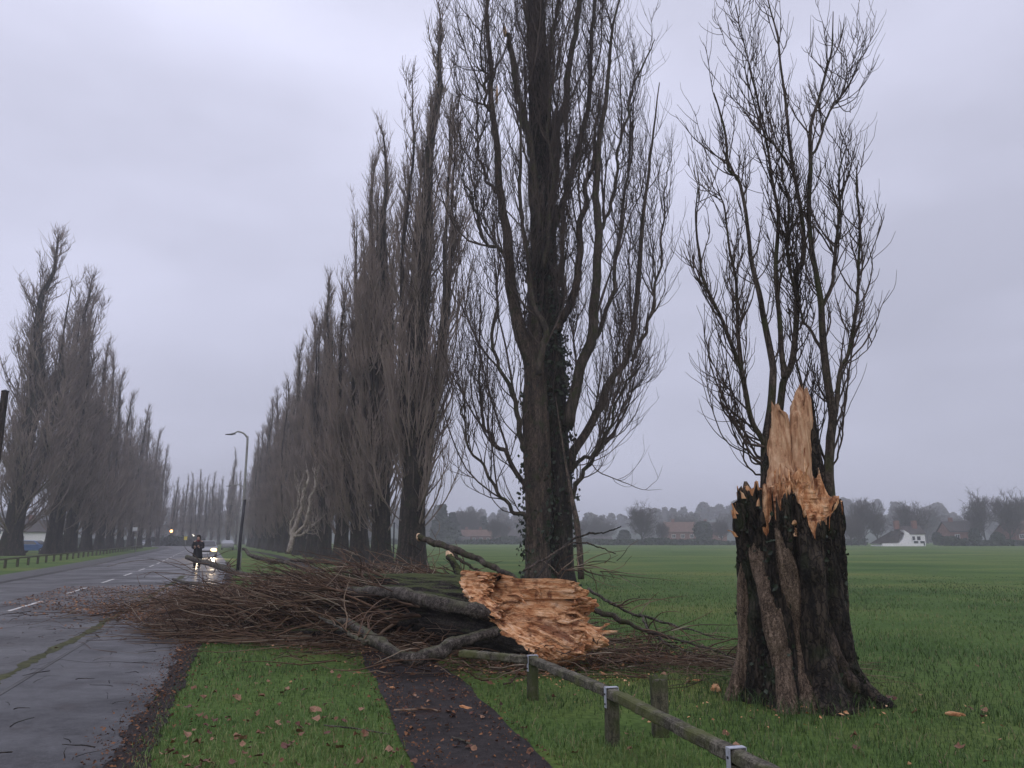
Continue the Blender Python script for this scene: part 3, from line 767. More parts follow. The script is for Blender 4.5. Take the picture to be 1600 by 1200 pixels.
# living stems of the stump, traced as real branches a little in front of and behind the trunk axis
STEMS = [
    [(1199, 800, 17), (1198, 745, 17), (1196, 700, 16), (1204, 640, 13), (1207, 595, 12), (1207, 565, 11), (1195, 505, 10), (1189, 469, 9), (1177, 424, 8), (1171, 390, 7), (1165, 330, 6), (1154, 280, 5.5), (1139, 265, 5), (1134, 214, 4.5), (1125, 175, 3.5), (1116, 144, 1.5)],
    [(1208, 760, 12), (1214, 690, 12), (1219, 640, 12), (1225, 595, 11.5), (1234, 577, 11), (1240, 550, 10), (1246, 475, 9), (1243, 433, 8.5), (1255, 400, 8), (1252, 330, 7), (1240, 265, 6.5), (1233, 218, 6), (1227, 157, 5), (1220, 101, 4), (1215, 56, 3.5), (1202, 7, 2.5), (1192, -50, 1)],
    [(1226, 592, 9), (1222, 565, 9), (1219, 505, 8), (1213, 445, 7.5), (1213, 400, 7), (1216, 340, 6), (1205, 270, 5), (1196, 215, 4), (1180, 170, 3), (1165, 110, 2), (1158, 80, 1)],
    [(1300, 830, 19), (1297, 790, 18), (1294, 730, 15), (1297, 685, 14), (1300, 649, 13), (1294, 604, 12.5), (1288, 556, 12), (1285, 520, 11), (1283, 475, 10), (1276, 430, 9), (1268, 390, 8), (1262, 330, 7.5), (1266, 265, 7), (1265, 202, 6), (1278, 157, 5), (1290, 112, 4), (1299, 79, 3), (1301, 18, 1.5)],
    [(1301, 660, 8), (1306, 640, 8), (1313, 580, 7), (1324, 556, 6), (1331, 526, 6), (1339, 475, 5), (1342, 415, 4.5), (1343, 350, 4), (1338, 290, 3), (1341, 250, 1.5)],
    [(1198, 720, 9), (1189, 685, 9), (1174, 655, 8.5), (1162, 595, 8), (1153, 565, 7), (1132, 511, 6), (1117, 475, 5), (1099, 436, 4.5), (1093, 400, 4), (1086, 340, 3), (1090, 290, 1.5)],
    [(1265, 245, 5), (1274, 234, 4.5), (1287, 200, 4), (1301, 162, 3.5), (1313, 153, 3), (1323, 112, 2.5), (1319, 72, 1.2)],
    [(1165, 620, 6), (1158, 560, 6), (1152, 500, 5.5), (1150, 440, 5), (1140, 390, 4), (1132, 330, 3), (1120, 290, 1.5)],
    [(1289, 560, 6), (1270, 520, 5), (1254, 500, 4), (1246, 460, 3.5), (1240, 420, 2.5), (1232, 360, 1.2)],
    [(1296, 740, 5), (1282, 700, 4), (1262, 640, 4), (1248, 580, 3.5), (1240, 540, 3), (1232, 480, 2)],
    [(1284, 480, 7), (1300, 440, 6), (1305, 390, 5.5), (1312, 330, 4.5), (1310, 280, 3.5), (1322, 230, 1.5)],
    [(1247, 470, 6), (1236, 430, 5), (1230, 380, 5), (1233, 320, 4), (1222, 270, 3), (1225, 215, 1.5)],
    [(1240, 268, 5), (1228, 250, 4), (1208, 225, 3.5), (1196, 205, 3), (1182, 150, 2.5), (1160, 60, 2), (1150, 8, 1)],
]
gf = random.Random(8)
for k in range(12):     # the fan of thin shoots low on the left
    a = gf.random(); L_ = 0.55 + 0.5 * gf.random(); w0 = 2.2 + 2.2 * gf.random()
    x0, y0 = 1197 - 4 * a, 750 - 70 * a
    j = lambda r_: (gf.random() - 0.5) * 2 * r_
    STEMS.append([(x0, y0, w0), (x0 - 30 * L_ + j(6), y0 - 18 * L_ + j(8), w0 * 0.9), (x0 - 58 * L_ + j(9), y0 - 60 * L_ + j(12), w0 * 0.8),
                  (x0 - 78 * L_ + j(12), y0 - 115 * L_ + j(15), w0 * 0.65), (x0 - 90 * L_ + j(14), y0 - 175 * L_ + j(15), w0 * 0.45), (x0 - 92 * L_ + j(18), y0 - 240 * L_ + j(20), 0.8)])
for k in range(5):
    STEMS.append([(1300 + k, 735 - 30 * k, 3.2), (1312 + 3 * k, 700 - 34 * k, 3), (1318 + 4 * k, 660 - 34 * k, 2.5), (1319 + 5 * k, 610 - 30 * k, 1.8), (1312 + 6 * k, 560 - 30 * k, 0.8)])
g = np.random.default_rng(5)
TP, TR = [], []
for k, st in enumerate(STEMS):
    n = 40
    P = resample(st, n)
    dyb = {0: 0.05, 1: 0.25, 3: 0.0}.get(k, 0.1)
    dd = dyb + (0 if k < 4 else 0.25 * (g.random() - 0.5)) + np.linspace(0, 1, n) ** 1.3 * (g.random() - 0.45) * 1.1
    pts = np.array([loc_px(P[j, 0], P[j, 1], dd[j]) for j in range(n)])
    pts += 0.012 * np.stack([fbm(np.stack([np.arange(n) * 0.35 + 50 * k, np.full(n, c * 3.0), np.zeros(n)], -1), 3, 60 + k) for c in range(3)], -1)
    rad = np.maximum(P[:, 2] / 2 * SY / FPX, 0.0022)
    if k < 13:
        a = Acc().tube(pts, rad, 9)
        a.build('stem', M['bark_limb'], stump)
    TP.append(pts); TR.append(rad)
TP, TR = np.array(TP), np.array(TR)
twA = Acc()
v, q = tubes(TP[13:], TR[13:], 4); twA.add(v, q)
big = TP[:13]; bigr = TR[:13]
l2, r2 = sprout(big, bigr, 26, 0.22, 0.96, 0.3, 1.05, R(20), R(55), 10, 0.6, 0.11, 0.5, 0.011, 0.0022, g)
l2b, r2b = sprout(TP[13:], TR[13:], 7, 0.2, 0.95, 0.25, 0.7, R(20), R(50), 8, 0.3, 0.1, 0.6, 0.005, 0.002, g)
l3, r3 = sprout(l2, r2, 6, 0.25, 1.0, 0.12, 0.5, R(22), R(55), 7, 0.45, 0.14, 0.6, 0.0045, 0.0018, g)
for P_, R_ in ((l2, r2), (l2b, r2b), (l3, r3)):
    v, q = tubes(P_, R_, 3); twA.add(v, q)
o = twA.build('twigs', M['twig'], stump); o['kind'] = 'stuff'

def leaf_cloud(P, Nn, size, g, spread=0.02):
    """small ivy leaves standing off a surface: points P with normals Nn"""
    n = len(P)
    t = nrm(np.cross(Nn, nrm(g.normal(size=(n, 3)))))
    b = np.cross(Nn, t)
    sc = (size * (0.6 + 0.8 * g.random(n)))[:, None]
    tilt = nrm(Nn + 0.7 * g.normal(size=(n, 3)))
    t = nrm(t - tilt * np.sum(t * tilt, 1, keepdims=True)); b = np.cross(tilt, t)
    c = P + Nn * (spread * g.random(n))[:, None]
    V = np.stack([c - t * sc * 0.5, c - b * sc * 0.45 + tilt * sc * 0.1, c + t * sc * 0.6, c + b * sc * 0.45 + tilt * sc * 0.1], 1)
    q = np.arange(n * 4).reshape(n, 4)
    return V.reshape(-1, 3), q
ii = g.integers(0, len(sv), 900)
P_ = sv[ii]; keep = (P_[:, 1] < 0.2) & (P_[:, 2] > 0.02) & (P_[:, 2] < 2.0) & ((P_[:, 0] < -0.1) | (P_[:, 2] < 0.3) | (P_[:, 0] > 0.2))
P_ = P_[keep]; Nn = nrm(P_ * np.array([1, 1, 0])); v, q = leaf_cloud(P_, Nn, 0.045, g)
o = Acc().add(v, q).build('ivy', M['ivy'], stump, smooth=False); o['kind'] = 'stuff'

# ------------------------------------------------------------------ the big ivy-clad poplar
BY = 23.0
BB = on_y(858, 925, BY); BB[2] = 0
big_tree = thing('poplar_tree', 'largest bare poplar, twin fused trunks wrapped in ivy, behind the fallen trunk', 'tree', BB, group='bare roadside poplars')
def b_px(px, py, dy): return on_y(px, py, BY + dy) - BB
def b_line(pts, n, dy0, dy1, wob, seed):
    P = resample(pts, n)
    dd = np.linspace(dy0, dy1, n)
    A = np.array([b_px(P[j, 0], P[j, 1], dd[j]) for j in range(n)])
    A += wob * np.stack([fbm(np.stack([np.arange(n) * 0.3 + 31 * seed, np.full(n, c * 5.0), np.zeros(n)], -1), 3, seed) for c in range(3)], -1)
    sl = np.array([ray(p[0], p[1]) for p in P]); d = np.linalg.norm(sl, axis=1) / sl[:, 1] * 0 + 1 / sl[:, 1]
    return A, P[:, 2] / 2 * BY / FPX * d
BT = [  # trunks: (x, y, width) bottom to top
    ([(877, 945, 52), (877, 905, 42), (876, 840, 39), (874, 760, 40), (870, 690, 40), (864, 620, 42), (858, 540, 42), (851, 450, 41), (848, 370, 40), (847, 300, 38), (844, 200, 35), (841, 100, 31), (836, 0, 28), (833, -150, 22), (832, -330, 12), (833, -480, 3)], 0.25, 0.0),
    ([(838, 945, 46), (839, 905, 38), (840, 840, 38), (840, 750, 42), (838, 660, 42), (837, 600, 36), (836, 540, 26), (834, 480, 14), (835, 420, 4)], -0.35, -0.2)]
BL = [  # limbs
    ([(838, 610, 32), (826, 560, 28), (815, 520, 24), (800, 450, 19), (793, 380, 17), (785, 320, 14), (778, 250, 12), (772, 170, 10), (766, 80, 8), (762, -10, 6), (764, -120, 3)], -0.3, -1.2),
    ([(846, 360, 16), (836, 290, 14), (827, 220, 13), (815, 175, 13), (805, 140, 12), (802, 90, 11), (797, 68, 10), (791, 52, 8)], -0.5, -0.9),
    ([(862, 330, 18), (866, 250, 17), (871, 195, 16), (884, 155, 14), (892, 87, 12), (902, 12, 10), (908, -100, 7), (912, -220, 3)], 0.1, -0.8),
    ([(872, 520, 20), (884, 495, 18), (900, 450, 16), (907, 400, 14), (905, 350, 12), (915, 310, 10), (924, 260, 8), (930, 200, 5), (938, 140, 2)], -0.2, -1.0),
    ([(868, 350, 15), (880, 310, 14), (892, 275, 13), (912, 207, 11), (920, 137, 10), (924, 70, 8), (932, 0, 7), (942, -110, 3)], -0.2, 0.9),
    ([(884, 665, 22), (893, 620, 20), (905, 580, 19), (930, 525, 18), (928, 462, 16), (934, 375, 14), (932, 300, 12), (938, 220, 9), (952, 140, 7), (960, 60, 5), (975, -20, 2)], -0.3, -1.3),
    ([(888, 735, 22), (900, 700, 19), (920, 662, 17), (938, 637, 16), (952, 600, 14), (980, 562, 12), (993, 487, 11), (1000, 375, 9), (1012, 300, 7), (1018, 220, 5), (1030, 130, 2)], 0.1, 1.0),
    ([(892, 785, 9), (905, 755, 9), (920, 732, 8), (935, 700, 7), (950, 675, 6), (965, 630, 5), (985, 590, 4), (1010, 560, 2)], -0.2, -1.5),
    ([(826, 822, 9), (808, 800, 8), (787, 780, 7), (767, 747, 6), (745, 712, 5), (728, 680, 4), (722, 640, 3), (728, 590, 1.5)], -0.4, -1.6),
    ([(826, 770, 12), (812, 745, 10), (795, 707, 9), (775, 690, 8), (762, 670, 7), (755, 637, 6), (748, 580, 5), (752, 520, 4), (742, 450, 2)], -0.4, 0.6),
    ([(826, 710, 13), (815, 690, 12), (808, 650, 10), (800, 610, 9), (780, 570, 7), (770, 520, 6), (776, 460, 4), (770, 400, 2)], -0.4, -1.3),
    ([(790, 400, 8), (775, 392, 7), (757, 370, 6), (745, 345, 5), (740, 310, 4), (728, 290, 3), (722, 270, 1.5)], -0.8, -1.2),
    ([(778, 300, 8), (760, 285, 6), (752, 250, 5), (745, 235, 5), (748, 200, 4), (742, 160, 3), (748, 120, 1.5)], -0.9, -0.4),
    ([(774, 190, 7), (765, 170, 6), (757, 150, 5), (760, 120, 5), (752, 90, 4), (755, 30, 3), (750, -40, 1.5)], -0.9, -1.4),
    ([(925, 540, 10), (945, 500, 9), (960, 440, 8), (962, 380, 7), (975, 310, 6), (985, 240, 5), (988, 170, 3), (1002, 100, 1.5)], -0.5, 0.8),
    ([(985, 560, 8), (1005, 520, 7), (1020, 480, 6), (1030, 420, 5), (1035, 350, 4), (1040, 290, 3), (1052, 230, 1.5)], 0.4, 1.6),
    ([(935, 370, 8), (948, 330, 7), (965, 270, 6), (968, 220, 5), (985, 170, 5), (1000, 110, 4), (1020, 60, 2)], -0.6, 0.2),
    ([(845, 590, 14), (850, 520, 12), (830, 460, 10), (822, 380, 8), (812, 300, 7), (815, 220, 5), (808, 150, 3)], -0.9, -1.4),
    ([(858, 560, 14), (872, 500, 12), (880, 430, 10), (878, 350, 8), (886, 280, 7), (884, 200, 5), (890, 120, 3)], 0.6, 1.5),
    ([(850, 420, 12), (858, 340, 10), (862, 260, 8), (858, 180, 7), (866, 90, 5), (864, 0, 3)], -0.6, -1.1),
    ([(846, 200, 10), (856, 130, 9), (864, 60, 7), (872, -30, 5), (878, -120, 2)], 0.0, -0.8),
    ([(844, 150, 9), (832, 90, 8), (822, 20, 6), (816, -70, 4), (812, -180, 2)], 0.0, -0.6),
    ([(890, 740, 10), (915, 715, 8), (945, 698, 7), (965, 660, 5), (978, 620, 4), (1000, 600, 2)], 0.3, 1.4),
]
g = np.random.default_rng(17)
trunkpts = []
for k, (pts, d0, d1) in enumerate(BT):
    A, rad = b_line(pts, 60, d0, d1, 0.03, 70 + k)
    # bark relief as real geometry on the trunks
    kk = 22
    v, q = tubes(A[None], rad[None], kk)
    c = np.repeat(A, kk, 0); dr = nrm(v - c)
    z = v[:, 2]
    ang = np.tile(np.arange(kk), len(A))
    amp = np.repeat(rad, kk)
    v = v + dr * (amp * (0.16 * (np.abs(np.sin(ang * 2 * math.pi / kk * 3 + k + z * 0.15)) - 0.5) * np.exp(-np.clip(z, 0, 50) / 4.5) + 0.10 * fbm(np.stack([dr[:, 0] * 3, dr[:, 1] * 3, z * 0.6], -1), 4, 90 + k) + 0.5 * np.exp(-np.clip(z, 0, 50) / 0.35)))[:, None]
    link('trunk', mesh_np('trunk', v, q, None, True, [M['bark_dark' if k == 0 else 'bark_brown']]), big_tree)
    trunkpts.append((A, rad, v, dr))
LP, LR = [], []
for k, (pts, d0, d1) in enumerate(BL):
    A, rad = b_line(pts, 40, d0, d1, 0.13, 100 + k)
    rad = rad * (0.78 if k not in (0, 5) else 0.88)
    a = Acc().tube(A, np.maximum(rad, 0.008), 9)
    a.build('limb', M['bark_limb' if k % 3 else 'bark_brown'], big_tree)
    LP.append(A); LR.append(rad)
LP, LR = np.array(LP), np.array(LR)
tw = Acc()
lenf = lambda t, pid: 1.0 - 0.45 * t
l2, r2 = sprout(LP, LR, 17, 0.10, 0.97, 1.0, 3.4, R(18), R(46), 13, 0.6, 0.13, 0.45, 0.024, 0.004, g, lenfun=lenf)
mainP = np.array([resample(np.column_stack([trunkpts[0][0], trunkpts[0][1]]), 60)]); 
l2t, r2t = sprout(mainP[:, :, :3], mainP[:, :, 3], 80, 0.3, 0.97, 1.0, 3.0, R(18), R(45), 13, 0.6, 0.12, 0.3, 0.024, 0.004, g)
l2s, r2s = sprout(trunkpts[1][0][None], trunkpts[1][1][None], 110, 0.15, 0.98, 1.0, 3.0, R(8), R(30), 10, 0.5, 0.08, 0.3, 0.02, 0.005, g)
lm, rm = sprout(LP, LR, 3, 0.05, 0.7, 3.0, 6.5, R(12), R(34), 13, 0.9, 0.10, 0.6, 0.042, 0.006, g)
lmt, rmt = sprout(mainP[:, :, :3], mainP[:, :, 3], 26, 0.22, 0.85, 3.5, 7.0, R(14), R(36), 13, 0.9, 0.09, 0.5, 0.05, 0.006, g)
lx, rx = sprout(np.concatenate([lm, lmt]), np.concatenate([rm, rmt]), 8, 0.15, 1.0, 0.8, 2.2, R(16), R(42), 13, 0.6, 0.12, 0.5, 0.016, 0.004, g)
L2 = np.concatenate([l2, l2t, lm, lmt, lx]); R2 = np.concatenate([r2, r2t, rm, rmt, rx])
l3, r3 = sprout(L2, R2, 5, 0.12, 1.0, 0.45, 1.4, R(18), R(50), 7, 0.5, 0.15, 0.6, 0.0095, 0.003, g)
l4, r4 = sprout(l3, r3, 1, 0.3, 1.0, 0.3, 0.9, R(20), R(50), 4, 0.4, 0.14, 0.7, 0.005, 0.0028, g)
for P_, R_ in ((L2, R2), (l2s, r2s), (l3, r3), (l4, r4)):
    v, q = tubes(P_, R_, 3); tw.add(v, q)
o = tw.build('crown', M['twig'], big_tree); o['kind'] = 'stuff'
# ivy on both trunks
ivP, ivN = [], []
for k, (A, rad, v, dr) in enumerate(trunkpts):
    z = v[:, 2]
    w = (np.exp(-((z - 7.0) / 3.6) ** 2) if k == 0 else 0.35 * np.exp(-((z - 2.2) / 2.4) ** 2)) * (0.4 + fbm(np.stack([dr[:, 0] * 2, dr[:, 1] * 2, z * 0.4], -1), 3, 44))
    w = np.clip(w, 0, None); w /= w.sum()
    ii = g.choice(len(v), 2600 if k == 0 else 700, p=w)
    ivP.append(v[ii] + g.normal(size=(len(ii), 3)) * 0.1); ivN.append(dr[ii])
v, q = leaf_cloud(np.vstack(ivP), np.vstack(ivN), 0.12, g, 0.12)
o = Acc().add(v, q).build('ivy', M['ivy'], big_tree, smooth=False); o['kind'] = 'stuff'
# snapped pale limb ends
for px, py, dx, dy_, w, d in ((790, 50, -3, -12, 6, -0.9), (776, 155, 1, -22, 4, -1.0)):
    Acc().tube([b_px(px, py + 6, d), b_px(px + dx * 0.6, py + dy_ * 0.5, d), b_px(px + dx, py + dy_, d)], [w / 2 * BY / FPX * 1.2, w / 2 * BY / FPX, 0.01], 7).build('snapped_end', M['wood_pale'], big_tree)
Acc().tube([b_px(908, 905, -2.5), b_px(906, 860, -2.4), b_px(901, 815, -2.2), b_px(890, 760, -1.5), b_px(880, 700, -1.0), b_px(868, 620, -0.8)], [0.085, 0.085, 0.08, 0.045, 0.03, 0.015], 7).build('hanging_branch', M['bark_brown'], big_tree)

# ------------------------------------------------------------------ row poplars: a few variants, then copies
def make_poplar(H, spread, leaders, seed, n1, n2, n3):
    """meshes (trunk, crown) of a bare fastigiate poplar, base at the origin"""
    g = np.random.default_rng(seed)
    TP, TR = [], []
    n = 40
    zz = np.linspace(-0.15, H, n)
    wob = np.stack([fbm(np.stack([zz * 0.15, zz * 0 + 3.1 * c, zz * 0 + seed], -1), 3, seed) for c in range(2)], 1)
    t = np.clip(zz / H, 0, 1)
    r0 = H * 0.0175
    main = np.column_stack([wob * 0.35 * spread * t[:, None], zz])
    TP.append(main); TR.append(r0 * (1 - t) ** 0.85 + 0.02)
    for k in range(leaders):
        a = g.random() * 6.28; h0 = H * (0.04 + 0.14 * g.random()); h1 = H * (0.5 + 0.42 * g.random())
        z = np.linspace(h0, h1, n); f = (z - h0) / (h1 - h0)
        rad = spread * (0.3 + 0.55 * g.random()) * np.sin(np.clip(f * 2.6, 0, 1.45)) * (1 - 0.25 * f)
        base = np.array([np.interp(h0, zz, main[:, 0]), np.interp(h0, zz, main[:, 1])])
        w = np.stack([fbm(np.stack([z * 0.2, z * 0 + 5.1 * c + 11 * k, z * 0 + seed], -1), 3, seed + 5) for c in range(2)], 1) * 0.25 * f[:, None]
        TP.append(np.column_stack([base[0] + math.cos(a) * rad + w[:, 0], base[1] + math.sin(a) * rad + w[:, 1], z]))
        TR.append(r0 * 0.3 * (1 - f) ** 0.8 + 0.01)
    TP, TR = np.array(TP), np.array(TR)
    kk = 12
    A = Acc()
    for j in range(len(TP)):
        v, q = tubes(TP[j:j + 1], TR[j:j + 1], kk)
        c = np.repeat(TP[j], kk, 0); dr = nrm(v - c); amp = np.repeat(TR[j], kk); z = v[:, 2]
        fl = 0.75 * np.exp(-np.clip(z, 0, 50) / 0.55) * (0.55 + 0.45 * np.abs(np.sin(np.tile(np.arange(kk), n) * 2 * math.pi / kk * 2.5 + seed))) if j == 0 else 0
        v = v + dr * (amp * (fl + 0.22 * fbm(np.stack([dr[:, 0] * 3, dr[:, 1] * 3, z * 0.5], -1), 3, seed + j)))[:, None]
        A.add(v, q)
    trunk = A.mesh('poplar_trunk', M['bark_dark'])
    ld = lambda a_, b_: np.array([a_] + [b_] * leaders)
    L1 = []
    L1.append(sprout(TP[:1], TR[:1], int(n1 * 0.75), 0.055, 0.26, spread * 1.5, spread * 3.4, R(28), R(60), 11, 0.85, 0.06, 0.5, 0.05, 0.006, g))
    L1.append(sprout(TP, TR, ld(int(n1 * 0.9), int(n1 * 0.36)), 0.12, 0.6, spread * 0.8, spread * 2.3, R(18), R(44), 11, 0.75, 0.07, 0.5, 0.045, 0.006, g))
    L1.append(sprout(TP, TR, ld(int(n1 * 0.95), int(n1 * 0.42)), 0.5, 0.985, spread * 0.45, spread * 1.7, R(14), R(40), 11, 0.5, 0.07, 0.5, 0.03, 0.006, g, lenfun=lambda t, p: 1.45 - 0.95 * t))
    l1 = np.concatenate([x[0] for x in L1]); r1 = np.concatenate([x[1] for x in L1])
    ep, er = sprout(TP, TR, ld(n1 * 2, int(n1 * 0.5)), 0.04, 0.99, 0.9, 2.6, R(10), R(34), 5, 0.3, 0.08, 0.2, 0.012, 0.004, g)
    Lp = np.linalg.norm(np.diff(l1, axis=1), axis=2).sum(1)
    l2, r2 = sprout(l1, r1, np.clip((Lp * 1.9 + 3), 4, 14).astype(int), 0.1, 1.0, 0.25, 0.58, R(12), R(32), 5, 0.5, 0.08, 0.6, 0.016, 0.0045, g, lenfun=lambda t, p: np.clip(Lp[p], 0.8, 3.2) * (1.1 - 0.5 * t))
    l3, r3 = sprout(l2, r2, n3, 0.15, 1.0, 0.25, 0.85, R(14), R(42), 4, 0.35, 0.1, 0.7, 0.0075, 0.004, g)
    C = Acc()
    for P_, R_ in ((l1, r1), (ep, er), (l2, r2), (l3, r3)):
        v, q = tubes(P_, R_, 3); C.add(v, q)
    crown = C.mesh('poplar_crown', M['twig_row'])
    return trunk, crown
VAR = [make_poplar(28, 1.75, 5, 101, 72, 9, 2), make_poplar(26, 1.6, 4, 202, 76, 9, 2), make_poplar(27, 1.95, 6, 303, 64, 9, 2), make_poplar(27, 1.7, 3, 404, 80, 9, 2)]
VARH = [28, 26, 27, 27]
ORD = ['first', 'second', 'third', 'fourth', 'fifth', 'sixth', 'seventh', 'eighth', 'ninth', 'tenth', 'eleventh', 'twelfth', 'thirteenth', 'fourteenth', 'fifteenth', 'sixteenth', 'seventeenth', 'eighteenth']
def place_poplar(p, H, wide, var, rz, label, group, full=1.1):
    t = thing('poplar_tree', label, 'tree', (p[0], p[1], 0), rz, group)
    for nm, me in zip(('trunk', 'crown'), VAR[var]):
        o = link(nm, me, t)
        if nm == 'crown': o['kind'] = 'stuff'; o.scale = (full, full, 1.0)
    k = H / VARH[var]
    t.scale = (k * wide, k * wide, k)
    t.rotation_euler = (0.018 * math.sin(rz * 7.1), 0.022 * math.cos(rz * 5.3), rz)
    return t
right_row = [(38.0, 29.8, 1.18, 0), (44.5, 26.9, 1.12, 1), (51, 27.4, 1.24, 2), (58, 25.0, 1.18, 3), (66, 24.6, 1.24, 0), (73, 25.0, 1.30, 1), (81, 24.6, 1.30, 2), (89, 24.1, 1.30, 3), (98, 23.6, 1.36, 0),
             (107, 23.6, 1.36, 1), (117, 23.6, 1.42, 0), (127, 23.6, 1.42, 2), (138, 23.6, 1.42, 1), (150, 22.7, 1.42, 0), (163, 22.7, 1.42, 2), (178, 21.7, 1.42, 1)]
for k, (D, H, wd, var) in enumerate(right_row):
    x = ((340 + 11780 / D) - 800) / FPX * D
    lab = f'{ORD[k]} bare poplar of the right-hand row beyond the big ivy-clad poplar' if k < 16 else ''
    place_poplar((x, D * CT, 0), H, wd, var, k * 2.4, lab, 'right-hand row of poplars')
left_row = [(18, 78, 34, 1.5, 2), (84, 86, 32.5, 1.45, 0), (110, 93, 31, 1.4, 3), (135, 101, 28, 1.35, 1), (156, 110, 28, 1.3, 2), (172, 119, 27, 1.3, 3), (188, 128, 25.5, 1.2, 2), (204, 139, 25.5, 1.2, 0), (218, 150, 25, 1.2, 1), (232, 162, 24, 1.2, 2), (246, 176, 22.5, 1.15, 0)]
for k, (px, D, H, wd, var) in enumerate(left_row):
    p = on_y(px, 842, D)
    place_poplar(p, H, wd, var, 1.1 + k * 1.9, f'{ORD[k]} bare poplar in the left-hand row, counted from the left edge', 'left-hand row of poplars', 1.32)
far_row = [(268, 200, 17, 1.3), (284, 215, 19, 1.2), (296, 225, 20, 1.2), (307, 222, 21, 1.2), (318, 230, 20, 1.2), (330, 228, 20.5, 1.2), (342, 235, 20, 1.2), (356, 205, 25, 1.05), (368, 232, 21, 1.2), (380, 240, 22, 1.2)]
for k, (px, D, H, wd) in enumerate(far_row):
    p = on_y(px, 842, D)
    lab = 'tall pointed poplar rising above the distant row at the end of the road' if k == 7 else f'{ORD[k - (k > 7)]} hazy poplar from the left in the distant row closing the road'
    place_poplar(p, H, wd, k % 3, k * 1.3, lab, 'distant poplar row at the end of the road' if k != 7 else None)

# ------------------------------------------------------------------ the fallen trunk and its crushed crown
FB = on_y(868, 960, 10.0); FB[2] = 0.0           # ground point under the broken end
FA = nrm(np.array([-0.64, 0.77, 0.0]))           # direction the tree fell
FP = np.array([-FA[1], FA[0], 0.0])              # left / towards the viewer side
fallen = thing('fallen_tree', 'fallen poplar trunk with jagged orange split wood facing the camera', 'fallen tree', FB)
def fl(u, v, w):   # local: u along the trunk away from the break, v to the near side, w up
    u, v, w = np.broadcast_arrays(np.asarray(u, float), np.asarray(v, float), np.asarray(w, float))
    return FA * u[..., None] + (-FP) * v[..., None] * -1 + np.array([0, 0, 1.0]) * w[..., None]
def f_rad(th, z):
    r = 0.53 + 0.05 * np.sin(3 * th + 1) + 0.03 * np.sin(7 * th)
    p = np.stack([np.cos(th) * 4, np.sin(th) * 4, z * 0.8], -1)
    r = r + 0.06 * fbm(p, 4, 131)
    p = np.stack([np.cos(th) * 14, np.sin(th) * 14, z * 2.0], -1)
    return r + 0.025 * fbm(p, 4, 137)
def f_top(x, y):
    # y = up; the upper near side (x > 0 once flipped) is torn far back, the far side stands as a wall
    x = -x
    wx = x + 0.10 * fbm(np.stack([x * 3, y * 3, x * 0], -1), 3, 140)
    notch = sm(-0.38, 0.42, y) * sm(-0.30, 0.02, wx)
    h = 0.02 - 1.45 * notch - 0.12 * sm(0.1, 0.5, x) + 0.10 * sm(-0.1, -0.5, x)
    cav = np.exp(-((x - 0.02) ** 2 + (y + 0.02) ** 2) / 0.02); h = h - 0.28 * cav
    chunk = np.exp(-((x + 0.02) ** 2 / 0.05 + (y + 0.34) ** 2 / 0.03)); h = h + 0.30 * chunk
    h = h - 0.22 * sm(0.05, 0.0, np.abs(y - 0.12 + 0.3 * x)) * sm(0.0, -0.2, x)
    h = h + 0.38 * np.exp(-((x + 0.36) ** 2 / 0.03 + (y + 0.26) ** 2 / 0.035)) - 0.25 * np.exp(-((x + 0.42) ** 2 / 0.02 + (y - 0.02) ** 2 / 0.012))
    h = h + 0.36 * (cells(x, y, 4.2, 23) - 0.5) * (0.5 + notch) + 0.20 * (cells(x + 0.35 * y, y * 0.6, 10, 26) - 0.5) * (0.3 + 0.6 * notch) + 0.08 * (cells(x, y, 26, 27) - 0.5)
    h = h + 0.16 * fbm(np.stack([x * 7, y * 7, x * 0], -1), 5, 111, 0.62)
    return h
# local trunk frame: z axis = -FA (towards the break), x = near-left side, y = up
(sv, sq), (cv, cq, ct) = broken_trunk(f_rad, f_top, -9.0, 240, 80, 90)
zax = -FA; yax = np.array([0, 0, 1.0]); xax = np.cross(yax, zax)
FR = np.stack([xax, yax, zax], 1)
AX0 = np.array([0, 0, 0.62])
taper = np.clip(1 + sv[:, 2] * 0.055, 0.4, 1)
sv2 = sv.copy(); sv2[:, 0] *= taper; sv2[:, 1] *= taper
def to_f(v): return v @ FR.T + AX0
M3 = Matrix([[FR[0, 0], FR[0, 1], FR[0, 2], AX0[0]], [FR[1, 0], FR[1, 1], FR[1, 2], AX0[1]], [FR[2, 0], FR[2, 1], FR[2, 2], AX0[2]], [0, 0, 0, 1]])
def f_part(name, v, q, t, mat, smooth):
    o = link(name, mesh_np(name, v, q, t, smooth, [mat]), fallen); o.matrix_local = M3; return o
f_part('trunk', sv2, sq, None, M['bark_fallen'], True)
f_part('splintered_wood', cv, cq, ct, M['wood_rot'], False)
def f_shard(pts, wid, thick, seed, mat='wood'):
    P = resample(np.array(pts, float), 16)
    rows = []
    ca, sa = math.cos(seed * 1.7), math.sin(seed * 1.7)
    for k in range(16):
        f = k / 15; e = 1 - 0.75 * f
        rows.append((P[k], (wid / 2 * e * ca, wid / 2 * e * sa, 0), (-thick / 2 * e * sa, thick / 2 * e * ca, 0)))
    v, q, t = loft(rows, 8, 0.012, (20, 20, 6), seed, 0.06)
    return f_part('splinter', v, q, t, M[mat], False)
